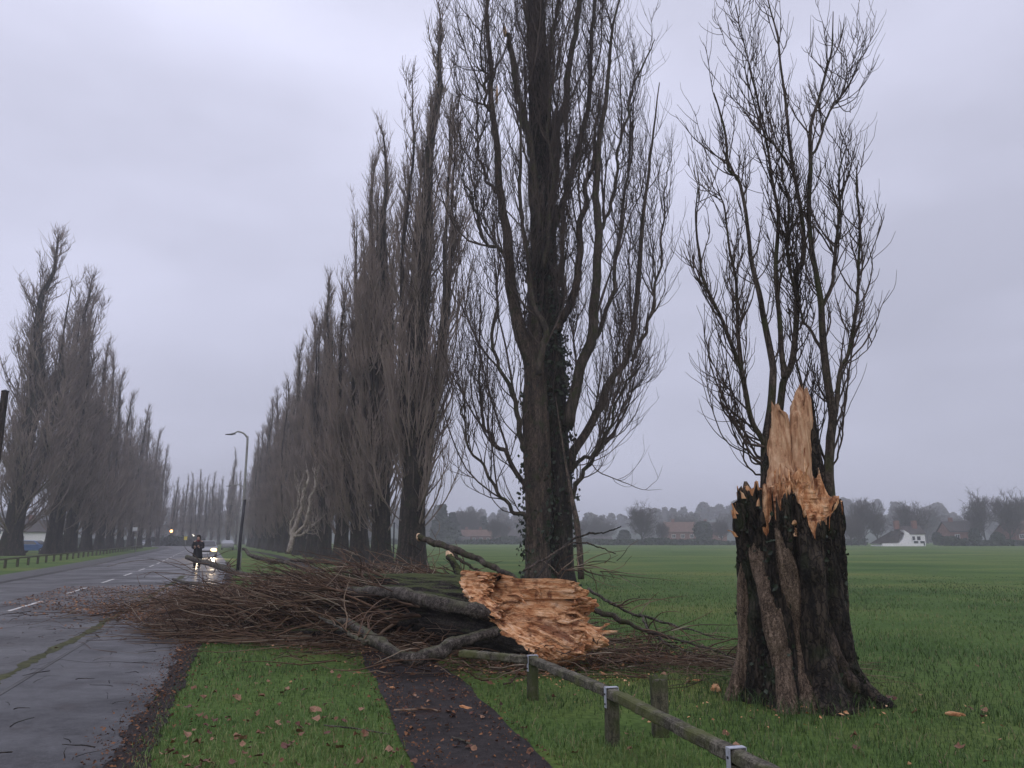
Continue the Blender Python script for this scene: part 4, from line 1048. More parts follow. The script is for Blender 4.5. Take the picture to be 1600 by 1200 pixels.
for k in range(34):      # torn fibres standing proud of the break
    a_, b_ = rng.random() * 6.28, 0.50 * math.sqrt(rng.random())
    x_, y_ = math.cos(a_) * b_, math.sin(a_) * b_
    z_ = float(f_top(np.array([x_]), np.array([y_]))[0]); L_ = 0.08 + 0.22 * rng.random() ** 2
    f_shard([(x_, y_, z_ - 0.15), (x_ + rng.normal() * 0.02, y_ + rng.normal() * 0.02, z_ + L_ * 0.4), (x_ + rng.normal() * 0.05, y_ + rng.normal() * 0.05, z_ + L_)], 0.035 + 0.07 * rng.random(), 0.02 + 0.03 * rng.random(), 500 + k)
# limbs of the fallen tree, with their own depth
def f_limb(pts, mat, n=60, k=14, wob=0.03, seed=0, name='limb', parent=None, cap=True):
    """pts: (px, py, depth Y, width px)"""
    P = resample(pts, n)
    A = np.array([on_y(p[0], p[1], p[2]) for p in P]) - FB
    A += wob * np.stack([fbm(np.stack([np.arange(n) * 0.3 + 17 * seed, np.full(n, c * 5.0), np.zeros(n)], -1), 3, seed + 200) for c in range(3)], -1)
    rad = np.maximum(P[:, 3] / 2 * P[:, 2] / FPX * 0.82, 0.006)
    v, q = tubes(A[None], rad[None], k)
    c = np.repeat(A, k, 0); dr = nrm(v - c)
    v = v + dr * (np.repeat(rad, k) * (0.4 * fbm(v * 5, 3, seed + 7) + 0.3 * fbm(v * 18, 3, seed + 8)))[:, None]
    a = Acc().add(v, q)
    ring0 = np.arange(k); ringn = (n - 1) * k + np.arange(k)
    a.v.append(np.vstack([A[:1], A[-1:]])); a.n += 2
    a.t.append(np.vstack([np.stack([np.roll(ring0, -1), ring0, np.full(k, n * k)], 1), np.stack([ringn, np.roll(ringn, -1), np.full(k, n * k + 1)], 1)]))
    a.build(name, M[mat], parent or fallen)
    return A, rad
FLP = []
FLP.append(f_limb([(770, 968, 10.6, 20), (740, 954, 10.15, 26), (690, 943, 10.5, 25), (640, 931, 11.1, 24), (585, 925, 11.9, 22), (545, 928, 12.5, 22), (510, 938, 13.0, 17), (495, 926, 13.3, 12), (478, 924, 13.6, 9), (450, 938, 14.2, 7), (428, 945, 14.8, 3)], 'bark_bough', seed=1))
FLP.append(f_limb([(540, 930, 12.6, 14), (505, 938, 13.0, 11), (480, 942, 13.2, 9), (462, 948, 13.4, 3)], 'bark_bough', seed=2))
FLP.append(f_limb([(790, 985, 10.3, 18), (740, 994, 10.0, 20), (705, 1006, 9.8, 22), (685, 1018, 9.6, 23), (650, 1028, 9.45, 24), (620, 1022, 9.6, 24), (590, 1003, 10.0, 22), (565, 984, 10.5, 18), (548, 974, 10.9, 13), (520, 972, 11.2, 8), (498, 964, 11.6, 3)], 'bark_bough', seed=3))
FLP.append(f_limb([(590, 1006, 9.95, 9), (560, 1000, 10.1, 7), (535, 985, 10.5, 5), (510, 970, 11.0, 2)], 'bark_bough', seed=4))
FLP.append(f_limb([(812, 910, 12.0, 9), (790, 896, 12.2, 10), (760, 880, 12.5, 11), (730, 866, 12.9, 12), (700, 856, 13.2, 13), (670, 845, 13.6, 13), (656, 840, 13.8, 13)], 'bark_limb', seed=5))
FLP.append(f_limb([(770, 905, 12.6, 4), (745, 890, 12.7, 5), (720, 875, 12.9, 6), (704, 862, 13.1, 6)], 'bark_limb', seed=6))
FLP.append(f_limb([(745, 945, 12.2, 22), (728, 912, 12.4, 19), (715, 890, 12.6, 15), (703, 870, 12.8, 13)], 'bark_fallen', seed=7))
FLP.append(f_limb([(775, 950, 11.5, 22), (752, 932, 11.6, 20), (735, 920, 11.8, 18)], 'bark_brown', seed=8))
# pale snapped ends
for (p0, p1, w) in (((657, 841, 13.79), (653, 835, 13.85), 12), ((704, 872, 12.79), (699, 862, 12.85), 12)):
    a0, a1 = on_y(*p0) - FB, on_y(*p1) - FB
    Acc().tube([a0, (a0 + a1) / 2, a1], [w / 2 * 13.5 / FPX * 1.04, w / 2 * 13.5 / FPX * 0.9, 0.03], 8).build('snapped_end', M['wood_pale'], fallen, smooth=False)
# branches lying to the right of the break on the field
FLP.append(f_limb([(905, 945, 11.6, 11), (935, 955, 11.5, 10), (970, 968, 11.4, 9), (1010, 985, 11.3, 7), (1060, 1000, 11.1, 5), (1110, 1015, 10.8, 4), (1150, 1028, 10.4, 2)], 'bark_limb', seed=9))
FLP.append(f_limb([(918, 920, 12.4, 6), (950, 940, 12.2, 6), (985, 958, 12.0, 5), (1030, 970, 11.8, 4), (1080, 985, 11.6, 3), (1130, 1000, 11.4, 2)], 'bark_bough', seed=10))
FLP.append(f_limb([(1000, 960, 11.9, 4), (1020, 990, 11.5, 4), (1060, 1012, 11.0, 3), (1115, 1030, 10.5, 2)], 'bark_bough', seed=11))
FLP.append(f_limb([(835, 905, 12.5, 5), (880, 855, 14.0, 4), (915, 835, 14.5, 4), (945, 832, 14.8, 3), (970, 822, 15.0, 2)], 'bark_dark', seed=12))
FLP.append(f_limb([(820, 890, 12.5, 5), (860, 868, 13.2, 4), (900, 848, 13.8, 3), (935, 855, 14.2, 3), (960, 865, 14.4, 2)], 'bark_brown', seed=14))
FLP.append(f_limb([(560, 915, 14.2, 9), (500, 895, 16, 8), (450, 880, 18, 8), (400, 870, 20, 7), (380, 858, 21, 5)], 'bark_bough', seed=15))
FLP.append(f_limb([(700, 915, 13.4, 12), (620, 895, 15.0, 10), (540, 882, 17.0, 9), (470, 876, 19.0, 7), (420, 880, 21, 4)], 'bark_limb', seed=16))
# crushed crown: a poplar crown grown along the fallen axis, then pressed to the ground
g = np.random.default_rng(29)
n = 50
su = np.linspace(0.5, 21, n)
spine = []
for k, (dv, dw, s0, s1, r0) in enumerate([(0.2, 1.1, 1.8, 11, 0.12), (-1.0, 0.55, 1.6, 7.5, 0.05), (-1.5, 0.3, 2.0, 6.5, 0.05), (-0.7, 1.0, 2.0, 8, 0.07), (1.2, 1.2, 2.5, 12, 0.08), (0, 0.5, 2, 10, 0.3), (-1.2, 0.3, 3, 7.8, 0.12), (1.5, 0.7, 3, 12.5, 0.14), (-1.7, 0.2, 3.0, 6.5, 0.08), (2.8, 0.8, 3.5, 14, 0.1), (-0.6, 0.8, 3, 9.5, 0.11), (0.9, 1.0, 3, 11.5, 0.1), (4.0, 0.7, 4.5, 14, 0.08)]):
    u = np.linspace(s0, s1, n); f = np.linspace(0, 1, n)
    wv = fbm(np.stack([u * 0.35, u * 0 + 7 * k, u * 0], -1), 3, 210 + k) * 0.7
    side = dv * np.sin(np.clip(f * 1.9, 0, 1.57)) + wv * f
    hgt = np.clip((0.6 + (dw - 0.6) * np.clip(f * 3, 0, 1)) * (1 - 0.5 * f) + 0.12 * wv, 0.06, None)
    spine.append((FA[None] * u[:, None] + xax[None] * (-side)[:, None] * -1 + np.array([0, 0, 1.0]) * hgt[:, None], r0 * (1 - f) ** 0.8 + 0.012))
SP = np.array([a for a, b in spine]); SR = np.array([b for a, b in spine])
for k in range(len(SP)):
    Acc().tube(SP[k], SR[k], 8).build('limb', M['bark_limb' if k % 2 else 'bark_fallen'], fallen)
upf = tuple(FA)
l1, r1 = sprout(SP, SR, 40, 0.03, 1.0, 0.8, 2.3, R(20), R(65), 11, 0.35, 0.13, 0.5, 0.035, 0.004, g, upvec=upf)
limbP = np.array([resample(np.column_stack([a, b]), 40) for a, b in FLP])
l1b, r1b = sprout(limbP[:, :, :3], limbP[:, :, 3], 12, 0.2, 1.0, 0.4, 1.3, R(25), R(70), 8, 0.15, 0.16, 0.5, 0.012, 0.003, g, upvec=(0, 0, -1))
l2, r2 = sprout(l1, r1, 9, 0.15, 1.0, 0.5, 1.7, R(20), R(60), 7, 0.3, 0.14, 0.6, 0.013, 0.0032, g, upvec=upf)
l3, r3 = sprout(l2, r2, 1, 0.3, 1.0, 0.3, 0.9, R(20), R(60), 4, 0.2, 0.12, 0.6, 0.007, 0.003, g, upvec=upf)
C = Acc()
for P_, R_ in ((l1, r1), (l1b, r1b), (l2, r2), (l3, r3)):
    P_ = np.asarray(P_); z = P_[:, :, 2] 
    zf = np.where(z > 0.6, 0.6 + (z - 0.6) * 0.5, z)
    uu_ = np.clip((P_ @ FA) / 13.0, 0, 1)
    zf = zf * (1 - 0.72 * sm(0.35, 0.95, uu_))
    lift = np.abs(g.normal(size=(len(P_), 1))) * 0.08 + 0.012
    zf = np.where(zf < lift, lift + 0.10 * (zf - lift) * 0, zf)
    P_ = P_.copy(); P_[:, :, 2] = zf
    v, q = tubes(P_, R_, 3); C.add(v, q)
o = C.build('crown', M['twig_dead'], fallen); o['kind'] = 'stuff'

# ------------------------------------------------------------------ loose twigs and litter (nobody could count them)
def in_poly_region(N, g):
    """points spread over the ground around the crushed crown, on verge, pavement and road"""
    u = g.random(N) * 14.0 - 0.5
    v = g.normal(size=N) * (0.9 + 0.09 * np.clip(u, 0, 30)) - 0.6
    c = FB[None, :2] + FA[None, :2] * u[:, None] + xax[None, :2] * (-v)[:, None]
    return c
def loose_twigs(N, g, centres, Lr, rr, zmax):
    n = 6
    a = g.random(N) * 2 * math.pi
    base = math.atan2(FA[1], FA[0])
    a = np.where(g.random(N) < 0.35, base + g.normal(size=N) * 0.6, a)
    L = Lr[0] + (Lr[1] - Lr[0]) * g.random(N) ** 1.5
    P_ = np.empty((N, n, 3)); P_[:, 0, :2] = centres; P_[:, 0, 2] = rr[1] + zmax * g.random(N) ** 2
    for k in range(1, n):
        a = a + g.normal(size=N) * 0.22
        P_[:, k, 0] = P_[:, k - 1, 0] + np.cos(a) * L / (n - 1); P_[:, k, 1] = P_[:, k - 1, 1] + np.sin(a) * L / (n - 1)
        P_[:, k, 2] = np.clip(P_[:, k - 1, 2] + g.normal(size=N) * 0.03 * (zmax / 0.3), rr[1] + 0.02, None)
    R_ = (rr[0] + (rr[1] - rr[0]) * g.random(N) ** 2)[:, None] * np.linspace(1, 0.4, n)[None]
    return tubes(P_, R_, 3)
g = np.random.default_rng(37)
A = Acc()
cN = in_poly_region(4200, g)
v, q = loose_twigs(len(cN), g, cN, (0.25, 1.6), (0.003, 0.012), 0.35); A.add(v, q)
o = A.build('loose_twigs', M['twig_dead']); stuff(o, 'brown tangle of snapped twigs around the fallen crown', 'twigs')
A = Acc()
# right-hand twigs on the field below the break, and stray twigs on the pavement and road
c = np.stack([FB[0] + 0.9 + 2.6 * g.random(500), FB[1] + 0.4 + g.normal(size=500) * 0.55], 1)
v, q = loose_twigs(len(c), g, c, (0.3, 1.4), (0.003, 0.009), 0.12); A.add(v, q)
o = A.build('loose_twigs', M['twig_dead']); stuff(o, 'thin broken twigs scattered on the grass beside the stump', 'twigs')
def flecks(N, g, centres, size, z0, zr):
    a = g.random(N) * 6.28
    sx = size[0] + (size[1] - size[0]) * g.random(N) ** 2; sy = sx * (0.35 + 0.5 * g.random(N))
    t = np.stack([np.cos(a), np.sin(a), g.normal(size=N) * 0.25], 1); b = np.stack([-np.sin(a), np.cos(a), g.normal(size=N) * 0.35], 1)
    c = np.column_stack([centres, z0 + zr * g.random(N)])
    V = np.stack([c - t * sx[:, None], c - b * sy[:, None], c + t * sx[:, None], c + b * sy[:, None] + np.array([0, 0, 0.01])], 1)
    V[:, :, 2] = np.maximum(V[:, :, 2], z0 - 0.002)
    return V.reshape(-1, 3), np.arange(N * 4).reshape(N, 4), np.repeat(g.random(N), 4)
cs = [in_poly_region(17000, g)]
s_ = 16.5 + 13 * g.random(9000); of = 0.8 + 5.0 * g.random(9000) ** 1.5 * np.clip((s_ - 15) / 7, 0.1, 1)
cs.append(along(s_, of)[:, :2])
c = np.concatenate(cs)
v, q, ti = flecks(len(c), g, c, (0.012, 0.045), 0.058, 0.02)
o = link('leaf_litter', mesh_np('leaf_litter', v, q, None, False, [M['litter']], tint=ti)); stuff(o, 'rust brown litter of bark and leaf scraps under the fallen crown', 'leaf litter')
# litter along the dirt edge of the pavement and on the dark path
s_ = -2 + 26 * g.random(5200); of = OFF_PAVE - 0.05 + g.normal(size=5200) * 0.13
c1 = along(s_, of)[:, :2]
t_ = -1 + 10 * g.random(2600); of2 = np.where(g.random(2600) < 0.6, np.sign(g.random(2600) - 0.6) * (PATH_W - 0.1) + g.normal(size=2600) * 0.1, g.normal(size=2600) * 0.3)
c2 = PATH_C[None, :2] + PATH_D[None, :2] * t_[:, None] + PATH_P[None, :2] * of2[:, None]
c = np.concatenate([c1, c2])
c3 = on_z(0, 0, 0)[:2] * 0 + np.column_stack([PATH_C[0] - 0.2 - 3.6 * g.random(900), 5.5 + 6 * g.random(900)])
ro3, _ = road_offset(c3[:, 0], c3[:, 1]); pd3, _ = path_dist(c3[:, 0], c3[:, 1]); c3 = c3[(ro3 < OFF_PAVE) & (pd3 < -PATH_W)]
c = np.concatenate([c, c3])
v, q, ti = flecks(len(c), g, c, (0.006, 0.022), 0.034, 0.015)
o = link('leaf_litter', mesh_np('leaf_litter', v, q, None, False, [M['litter']], tint=ti * 0.7)); stuff(o, 'dark leaf scraps along the pavement edge and the tarmac path', 'leaf litter')
s_ = 4 + 20 * g.random(230); of = 0.9 + 5 * g.random(230)
v, q = loose_twigs(230, g, along(s_, of)[:, :2], (0.06, 0.4), (0.003, 0.007), 0.02)
v[:, 2] += 0.045
o = Acc().add(v, q).build('loose_twigs', M['bark_dark']); stuff(o, 'short dark twigs scattered over the wet pavement and road', 'twigs')

# ------------------------------------------------------------------ fallen leaves, one by one
def leaf_mesh(name, mat, seed):
    g = np.random.default_rng(seed)
    n = 9
    ang = np.linspace(0, 2 * math.pi, n, endpoint=False)
    rr = 0.5 * (0.7 + 0.3 * np.cos(ang)) * (0.85 + 0.3 * g.random(n))
    V = np.stack([np.cos(ang) * rr * 1.1, np.sin(ang) * rr, 0.10 + 0.16 * g.normal(size=n)], 1)
    V = np.vstack([V, [[0, 0, 0.02]]])
    V[:, 2] -= V[:, 2].min()
    t = np.stack([np.arange(n), (np.arange(n) + 1) % n, np.full(n, n)], 1)
    return mesh_np(name, V, None, t, False, [mat])
LM = [leaf_mesh('leaf', M[m], 400 + k) for k, m in enumerate(['leaf_brown', 'leaf_tan', 'leaf_dark', 'leaf_brown', 'leaf_tan', 'leaf_brown', 'leaf_dark'])]
g = np.random.default_rng(43)
def drop_leaf(x, y, z, size, label, group, mk):
    o = link('fallen_leaf', LM[mk % 7], None, (x, y, z))
    o.rotation_euler = (g.normal() * 0.25, g.normal() * 0.25, g.random() * 6.28); o.scale = (size, size, size * 0.8)
    tag(o, label, 'leaf', group)
cnt = 0
while cnt < 120:
    px, py = 230 + 520 * g.random(), 965 + 245 * g.random() ** 0.8
    p = on_z(px, py, 0.03)
    ro, ss = road_offset(p[0], p[1]); pd, pt = path_dist(p[0], p[1])
    if ro > OFF_PAVE - 0.25 or pd > -PATH_W: continue
    if float(fbm(np.array([[p[0] * 1.7, p[1] * 1.7, 3.0]]), 3, 66)[0]) < 0.12 and g.random() < 0.72: continue
    drop_leaf(p[0], p[1], 0.035, 0.045 + 0.06 * g.random() ** 1.6, 'dry brown leaf lying on the grass verge between pavement and path', 'leaves on the grass verge', cnt); cnt += 1
cnt = 0
while cnt < 45:
    t_ = -1 + 4.5 * g.random(); of = g.normal() * 0.4
    p = PATH_C + PATH_D * t_ + PATH_P * of
    if abs(of) > 0.75: continue
    drop_leaf(p[0], p[1], 0.034, 0.035 + 0.05 * g.random(), 'small brown leaf lying on the dark tarmac path', 'leaves on the tarmac path', cnt); cnt += 1
cnt = 0
while cnt < 40:
    px, py = 830 + 740 * g.random(), 1040 + 160 * g.random()
    p = on_z(px, py, 0.0)
    pd, pt = path_dist(p[0], p[1])
    if pd < PATH_W + 0.1: continue
    drop_leaf(p[0], p[1], float(ground_h(p[0], p[1])) + 0.03, 0.04 + 0.06 * g.random(), 'brown leaf lying in the grass around the rail and stump', 'leaves in the grass by the stump', cnt); cnt += 1
# sawdust and slivers thrown from the two breaks
c_ = np.concatenate([SB[None, :2] + np.stack([g.normal(size=70) * 0.9 - 0.35, -0.5 - np.abs(g.normal(size=70)) * 0.7], 1), FB[None, :2] + np.stack([0.35 + g.normal(size=170) * 0.6, -0.6 + g.normal(size=170) * 0.4], 1)])
v, q, ti = flecks(len(c_), g, c_, (0.006, 0.03), 0.02, 0.02)
o = link('wood_splinters', mesh_np('wood_splinters', v, q, None, False, [M['wood']], tint=ti)); stuff(o, 'scattered slivers and sawdust in the grass below the broken wood', 'wood splinters')
# pale wood chips
chips = [(1118, 1081, 0.2, 'largest orange wood chip lying left of the stump'), (1093, 1066, 0.09, 'small pale wood chip lying behind the largest chip left of the stump'), (735, 1112, 0.11, 'pale wood chip lying on the right edge of the tarmac path'), (612, 1077, 0.1, 'pale wood chip lying on the left edge of the tarmac path'), (1482, 1118, 0.16, 'long pale wood splinter in the grass right of the stump'), (945, 1057, 0.1, 'pale wood chip on the grass under the split wood')]
for k, (px, py, sz, lab) in enumerate(chips):
    p = on_z(px, py, 0.0); p[2] = max(0.02, float(ground_h(p[0], p[1])) + 0.025)
    rows = [((0, 0, f * sz), (sz * (0.28 - 0.14 * f), 0, 0), (0, sz * 0.1, 0)) for f in np.linspace(0, 1, 7)]
    v, q, t = loft(rows, 10, sz * 0.08, (30, 30, 10), 80 + k, sz * 0.2)
    o = link('wood_chip', mesh_np('wood_chip', v, q, t, False, [M['wood']]), None, p)
    o.rotation_euler = (math.pi / 2 - 0.1, 0, g.random() * 6.28)
    tag(o, lab, 'wood chip', 'wood chips on the ground')

# ------------------------------------------------------------------ knee rail in front
RH = 0.43
fence = thing('knee_rail_fence', 'low mossy wooden knee rail with pale metal straps running under the split trunk', 'fence', on_z(960, 1155, 0))
FO = np.array(fence.location)
def rail_pt(px, py): return on_z(px, py, RH) - FO
rp = [rail_pt(720, 1014), rail_pt(832, 1024), rail_pt(955, 1074), rail_pt(1150, 1168)]
d_last = nrm(rp[3] - rp[2]); rp.append(rp[3] + d_last * 2.4)
def diamond_beam(a, b, wdt, hgt, seed, nseg=40, kk=10):
    P = np.linspace(a, b, nseg); P[:, 2] += 0.006 * fbm(np.stack([np.arange(nseg) * 0.6, np.full(nseg, seed), np.zeros(nseg)], -1), 3, seed)
    d = nrm(b - a); sx = nrm(np.cross(d, [0, 0, 1.0])); up = np.cross(sx, d)
    rows = [(P[k], sx * wdt / 2, up * hgt / 2) for k in range(nseg)]
    return loft(rows, kk * 2, 0.009, (18, 18, 18), seed, 0.01, 6.0)
for k in range(len(rp) - 1):
    a, b = rp[k].copy(), rp[k + 1].copy()
    if k == 0: b = b - nrm(b - a) * 0.02
    else: b = b - nrm(b - a) * 0.004
    a[2] = b[2] = RH - 0.045
    v, q, t = diamond_beam(a, b, 0.092, 0.078, 300 + k)
    link('rail', mesh_np('rail', v, q, t, False, [M['rail_wood']]), fence)
mid = (rp[2] + rp[3]) / 2
posts = [(rp[1], 1), (rp[2], 1), (rp[3], 1), (rp[4], 1)]
for k, (p, strapped) in enumerate(posts):
    d = nrm((rp[min(k + 2, 4)] - rp[min(k + 1, 3)]) if k < 3 else (rp[4] - rp[3])); 
    rz = math.atan2(d[1], d[0])
    rows = [((p[0], p[1], z), (0.056 * math.cos(rz), 0.056 * math.sin(rz), 0), (-0.05 * math.sin(rz), 0.05 * math.cos(rz), 0)) for z in np.linspace(-0.1, RH - 0.09, 8)]
    v, q, t = loft(rows, 20, 0.004, (20, 20, 4), 330 + k, 0.0, 6.0)
    link('post', mesh_np('post', v, q, t, False, [M['post_wood']]), fence)
    if strapped:
        a = Acc(); cz = RH
        nx = np.array([-math.sin(rz), math.cos(rz)])
        a.box((p[0], p[1], cz + 0.002), (0.045, 0.104, 0.005), rz)
        for sg in (-1, 1):
            a.box((p[0] + nx[0] * sg * 0.0525, p[1] + nx[1] * sg * 0.0525, cz - 0.075), (0.045, 0.004, 0.155), rz)
        so = a.build('strap', M['strap'], fence, smooth=False)
        b_ = Acc()
        for sg in (-1, 1):
            for zz_ in (-0.05, -0.125): b_.box((p[0] + nx[0] * sg * 0.056, p[1] + nx[1] * sg * 0.056, cz + zz_), (0.014, 0.008, 0.014), rz)
        b_.build('bolt', M['steel_dark'], so, smooth=False)
pp = on_z(1032, 1148, 0)
t_post = thing('wooden_post', 'short dark mossy wooden post standing alone behind the knee rail', 'post', pp)
rows = [((0, 0, z), (0.07, 0, 0), (0, 0.065, 0)) for z in np.linspace(-0.1, 0.45, 10)]
v, q, t = loft(rows, 20, 0.008, (12, 12, 3), 351, 0.03, 5.0)
link('shaft', mesh_np('shaft', v, q, t, False, [M['post_wood']]), t_post)
Acc().box((0, 0, 0.43), (0.12, 0.11, 0.03)).build('cap', M['rail_wood'], t_post, smooth=False)

# ------------------------------------------------------------------ street lamps, sign post, bus stop flag, telegraph pole
def street_lamp(p, H, label, arm=1.9, lit=None):
    t = thing('street_lamp', label, 'street lamp', (p[0], p[1], 0), 0, 'street lamps along the road')
    Acc().tube([(0, 0, -0.1), (0, 0, 0.9), (0, 0, 1.0)], [0.09, 0.09, 0.065], 12).build('base', M['steel'], t)
    P = [(0, 0, 1.0), (0, 0, H * 0.5), (0, 0, H - 0.5), (-0.06, 0, H - 0.22), (-0.22, 0, H - 0.06), (-0.45, 0, H), (-arm * 0.75, 0, H - 0.06), (-arm, 0, H - 0.12)]
    P = resample(P, 30)
    Acc().tube(P, np.linspace(0.06, 0.026, 30), 10).build('column', M['steel'], t)
    v, q, tt = loft([((-arm + 0.2 - 0.45 * f, 0, H - 0.12 - 0.04 * f), (0, 0.03 + 0.04 * math.sin(3.1 * min(1, f + 0.12)), 0), (0, 0, 0.018 + 0.014 * math.sin(3.1 * f))) for f in np.linspace(0, 1, 9)], 14, 0.0, (1, 1, 1), 3, 0.0, 2.5)
    hd = link('lamp_head', mesh_np('lamp_head', v, q, tt, True, [M['steel_dark']]), t)
    Acc().box((-arm - 0.06, 0, H - 0.165), (0.26, 0.09, 0.02)).build('lens', M['lamp_' + lit] if lit else M['glass'], hd, smooth=False)
    t.rotation_euler = (0, 0, R(18))
    return t
lamps = [(375, 36, 'tall grey street lamp nearest the camera, beside the dark post'), (374, 72, 'second street lamp along the right side of the road'), (372, 115, 'third street lamp along the right side, seen small'), (370, 158, 'fourth street lamp along the right side, tiny in the haze'), (365, 215, 'fifth and farthest street lamp on the right side of the road')]
for px, D, lab in lamps:
    p = on_y(px, 860, D); street_lamp(p, 6.55, lab, 0.75 if D < 40 else 1.3)
for px, py, D, kind, lab in ((277, 829, 190, 'orange', 'distant street lamp glowing orange by the left-hand trees'), (309, 836, 235, 'white', 'distant street lamp glowing white above the person'), (285, 840, 260, 'white', 'faint farthest lit lamp right of the orange lamp')):
    p = on_y(px, py, D); t = street_lamp(p, p[2] + 0.19, lab, 1.2, kind)
    me = bpy.data.meshes.new('bulb'); bm = bmesh.new(); bmesh.ops.create_uvsphere(bm, u_segments=10, v_segments=8, radius=0.34); bm.to_mesh(me); bm.free()
    me.materials.append(M['lamp_' + kind]); link('bulb', me, t, (-1.32, 0, p[2] - 0.15))
p = on_y(371, 896, 35.0)
sp = thing('sign_post', 'short dark leaning post in front of the nearest street lamp', 'post', (p[0], p[1], 0))
Acc().tube([(0, 0, -0.1), (0.02, 0, 1.6), (0.10, 0, 3.35)], [0.075, 0.07, 0.065], 10).build('shaft', M['steel_dark'], sp)
Acc().box((0.1, 0, 3.36), (0.16, 0.16, 0.03)).build('cap', M['steel'], sp, smooth=False)
p = on_y(212, 857, 95)
bs = thing('bus_stop_sign', 'white bus stop flag on a thin pole by the left fence', 'sign', (p[0], p[1], 0))
Acc().tube([(0, 0, -0.1), (0, 0, 2), (0, 0, 3.05)], [0.05, 0.05, 0.045], 8).build('pole', M['steel'], bs)
fg = Acc().box((-0.3, 0, 2.75), (0.58, 0.03, 0.52)).build('flag', M['sign_white'], bs, smooth=False)
Acc().box((-0.3, -0.018, 2.55), (0.5, 0.004, 0.07)).build('band', M['steel_dark'], fg, smooth=False)
p = on_y(290, 843, 180)
ys = thing('warning_sign', 'small yellow warning sign at the far end of the road', 'sign', (p[0], p[1], 0))
Acc().tube([(0, 0, -0.1), (0, 0, 1.2), (0, 0, 2.3)], [0.04, 0.04, 0.04], 8).build('pole', M['steel'], ys)
Acc().box((0, -0.06, 1.8), (0.7, 0.03, 0.8)).build('plate', M['sign_yellow'], ys, smooth=False)
p = on_y(12, 612, 30.0)
tp = thing('telegraph_pole', 'dark wooden telegraph pole cut off by the left edge of the picture', 'pole', (p[0] - 0.1, p[1], 0))
Acc().tube([(0, 0, -0.2), (0, 0, 4), (0, 0, p[2])], [0.17, 0.15, 0.13], 12).build('shaft', M['bark_dark'], tp)
Acc().tube([(0, 0, p[2]), (0, 0, p[2] + 0.03), (0, 0, p[2] + 0.08)], [0.14, 0.14, 0.03], 12).build('cap', M['steel_dark'], tp)
for k, (px, y0, y1, D, lab) in enumerate(((525, 830, 866, 80, 'thin dark post on the field between the fourth and fifth right-hand poplars'), (616, 818, 871, 66, 'tallest thin dark post on the field behind the right-hand poplars'), (660, 850, 875, 58, 'short thin dark post on the field right of the first row poplar'))):
    p = on_y(px, y0, D)
    t = thing('field_post', lab, 'post', (p[0], p[1], 0), group='thin posts on the field')
    Acc().tube([(0, 0, -0.1), (0, 0, p[2] * 0.5), (0, 0, p[2])], [0.09, 0.07, 0.06], 8).build('shaft', M['steel_dark'], t)
    Acc().tube([(0, 0, p[2]), (0, 0, p[2] + 0.04), (0, 0, p[2] + 0.1)], [0.1, 0.1, 0.02], 8).build('cap', M['steel_dark'], t)

# ------------------------------------------------------------------ left knee rail fence
lf = thing('knee_rail_fence', 'long low wooden knee rail along the left side of the road', 'fence', along(np.array([50.0]), 12.6)[0])
LO = np.array(lf.location)
ss = np.arange(34, 150, 2.9)
pts = along(ss, 12.6) - LO
pm = None
for k in range(len(ss)):
    if pm is None:
        pm = Acc().box((0, 0, 0.22), (0.11, 0.11, 0.5)).mesh('post', M['post_wood'], False)
    link('post', pm, lf, pts[k])
for k in range(0, len(ss) - 1):
    a, b = pts[k].copy(), pts[k + 1].copy(); a[2] = b[2] = 0.5
    Acc().beam(a, b, 0.09, 0.09).build('rail', M['rail_wood'], lf, smooth=False)

# ------------------------------------------------------------------ pale little tree in the right-hand row
p = on_y(455, 858, 47); g = np.random.default_rng(71)
pt = thing('pale_tree', 'small pale-stemmed twisted tree standing before the dark right-hand poplars', 'tree', (p[0], p[1], 0))
PL = []
for pts in ([(452, 862, 8), (456, 840, 8), (464, 815, 7), (472, 790, 6), (474, 770, 5), (482, 752, 4), (478, 735, 2)], [(457, 842, 6), (474, 822, 5), (483, 795, 4.5), (486, 775, 4), (494, 752, 3), (492, 735, 1.5)], [(456, 842, 4), (456, 815, 3.5), (466, 790, 3), (468, 765, 2.5), (462, 745, 1.2)], [(460, 838, 4), (478, 832, 3), (485, 822, 2), (493, 820, 1)]):
    P = resample(pts, 26); A = np.array([on_y(q_[0], q_[1], 47) for q_ in P]) - np.array([p[0], p[1], 0])
    A += 0.09 * np.stack([fbm(np.stack([np.arange(26) * 0.5 + 9 * len(PL), np.full(26, c * 5.0), np.zeros(26)], -1), 3, 300) for c in range(3)], -1)
    Acc().tube(A, np.maximum(P[:, 2] / 2 * 47 / FPX, 0.012), 8).build('trunk' if not PL else 'limb', M['bark_pale'], pt); PL.append((A, P[:, 2] / 2 * 47 / FPX))
LPp = np.array([a for a, b in PL]); LRp = np.array([b for a, b in PL])
l1, r1 = sprout(LPp, LRp, 26, 0.2, 1, 0.4, 1.2, R(20), R(60), 7, 0.4, 0.16, 0.5, 0.02, 0.008, g)
v, q = tubes(l1, r1, 3); o = Acc().add(v, q).build('crown', M['bark_pale'], pt); o['kind'] = 'stuff'

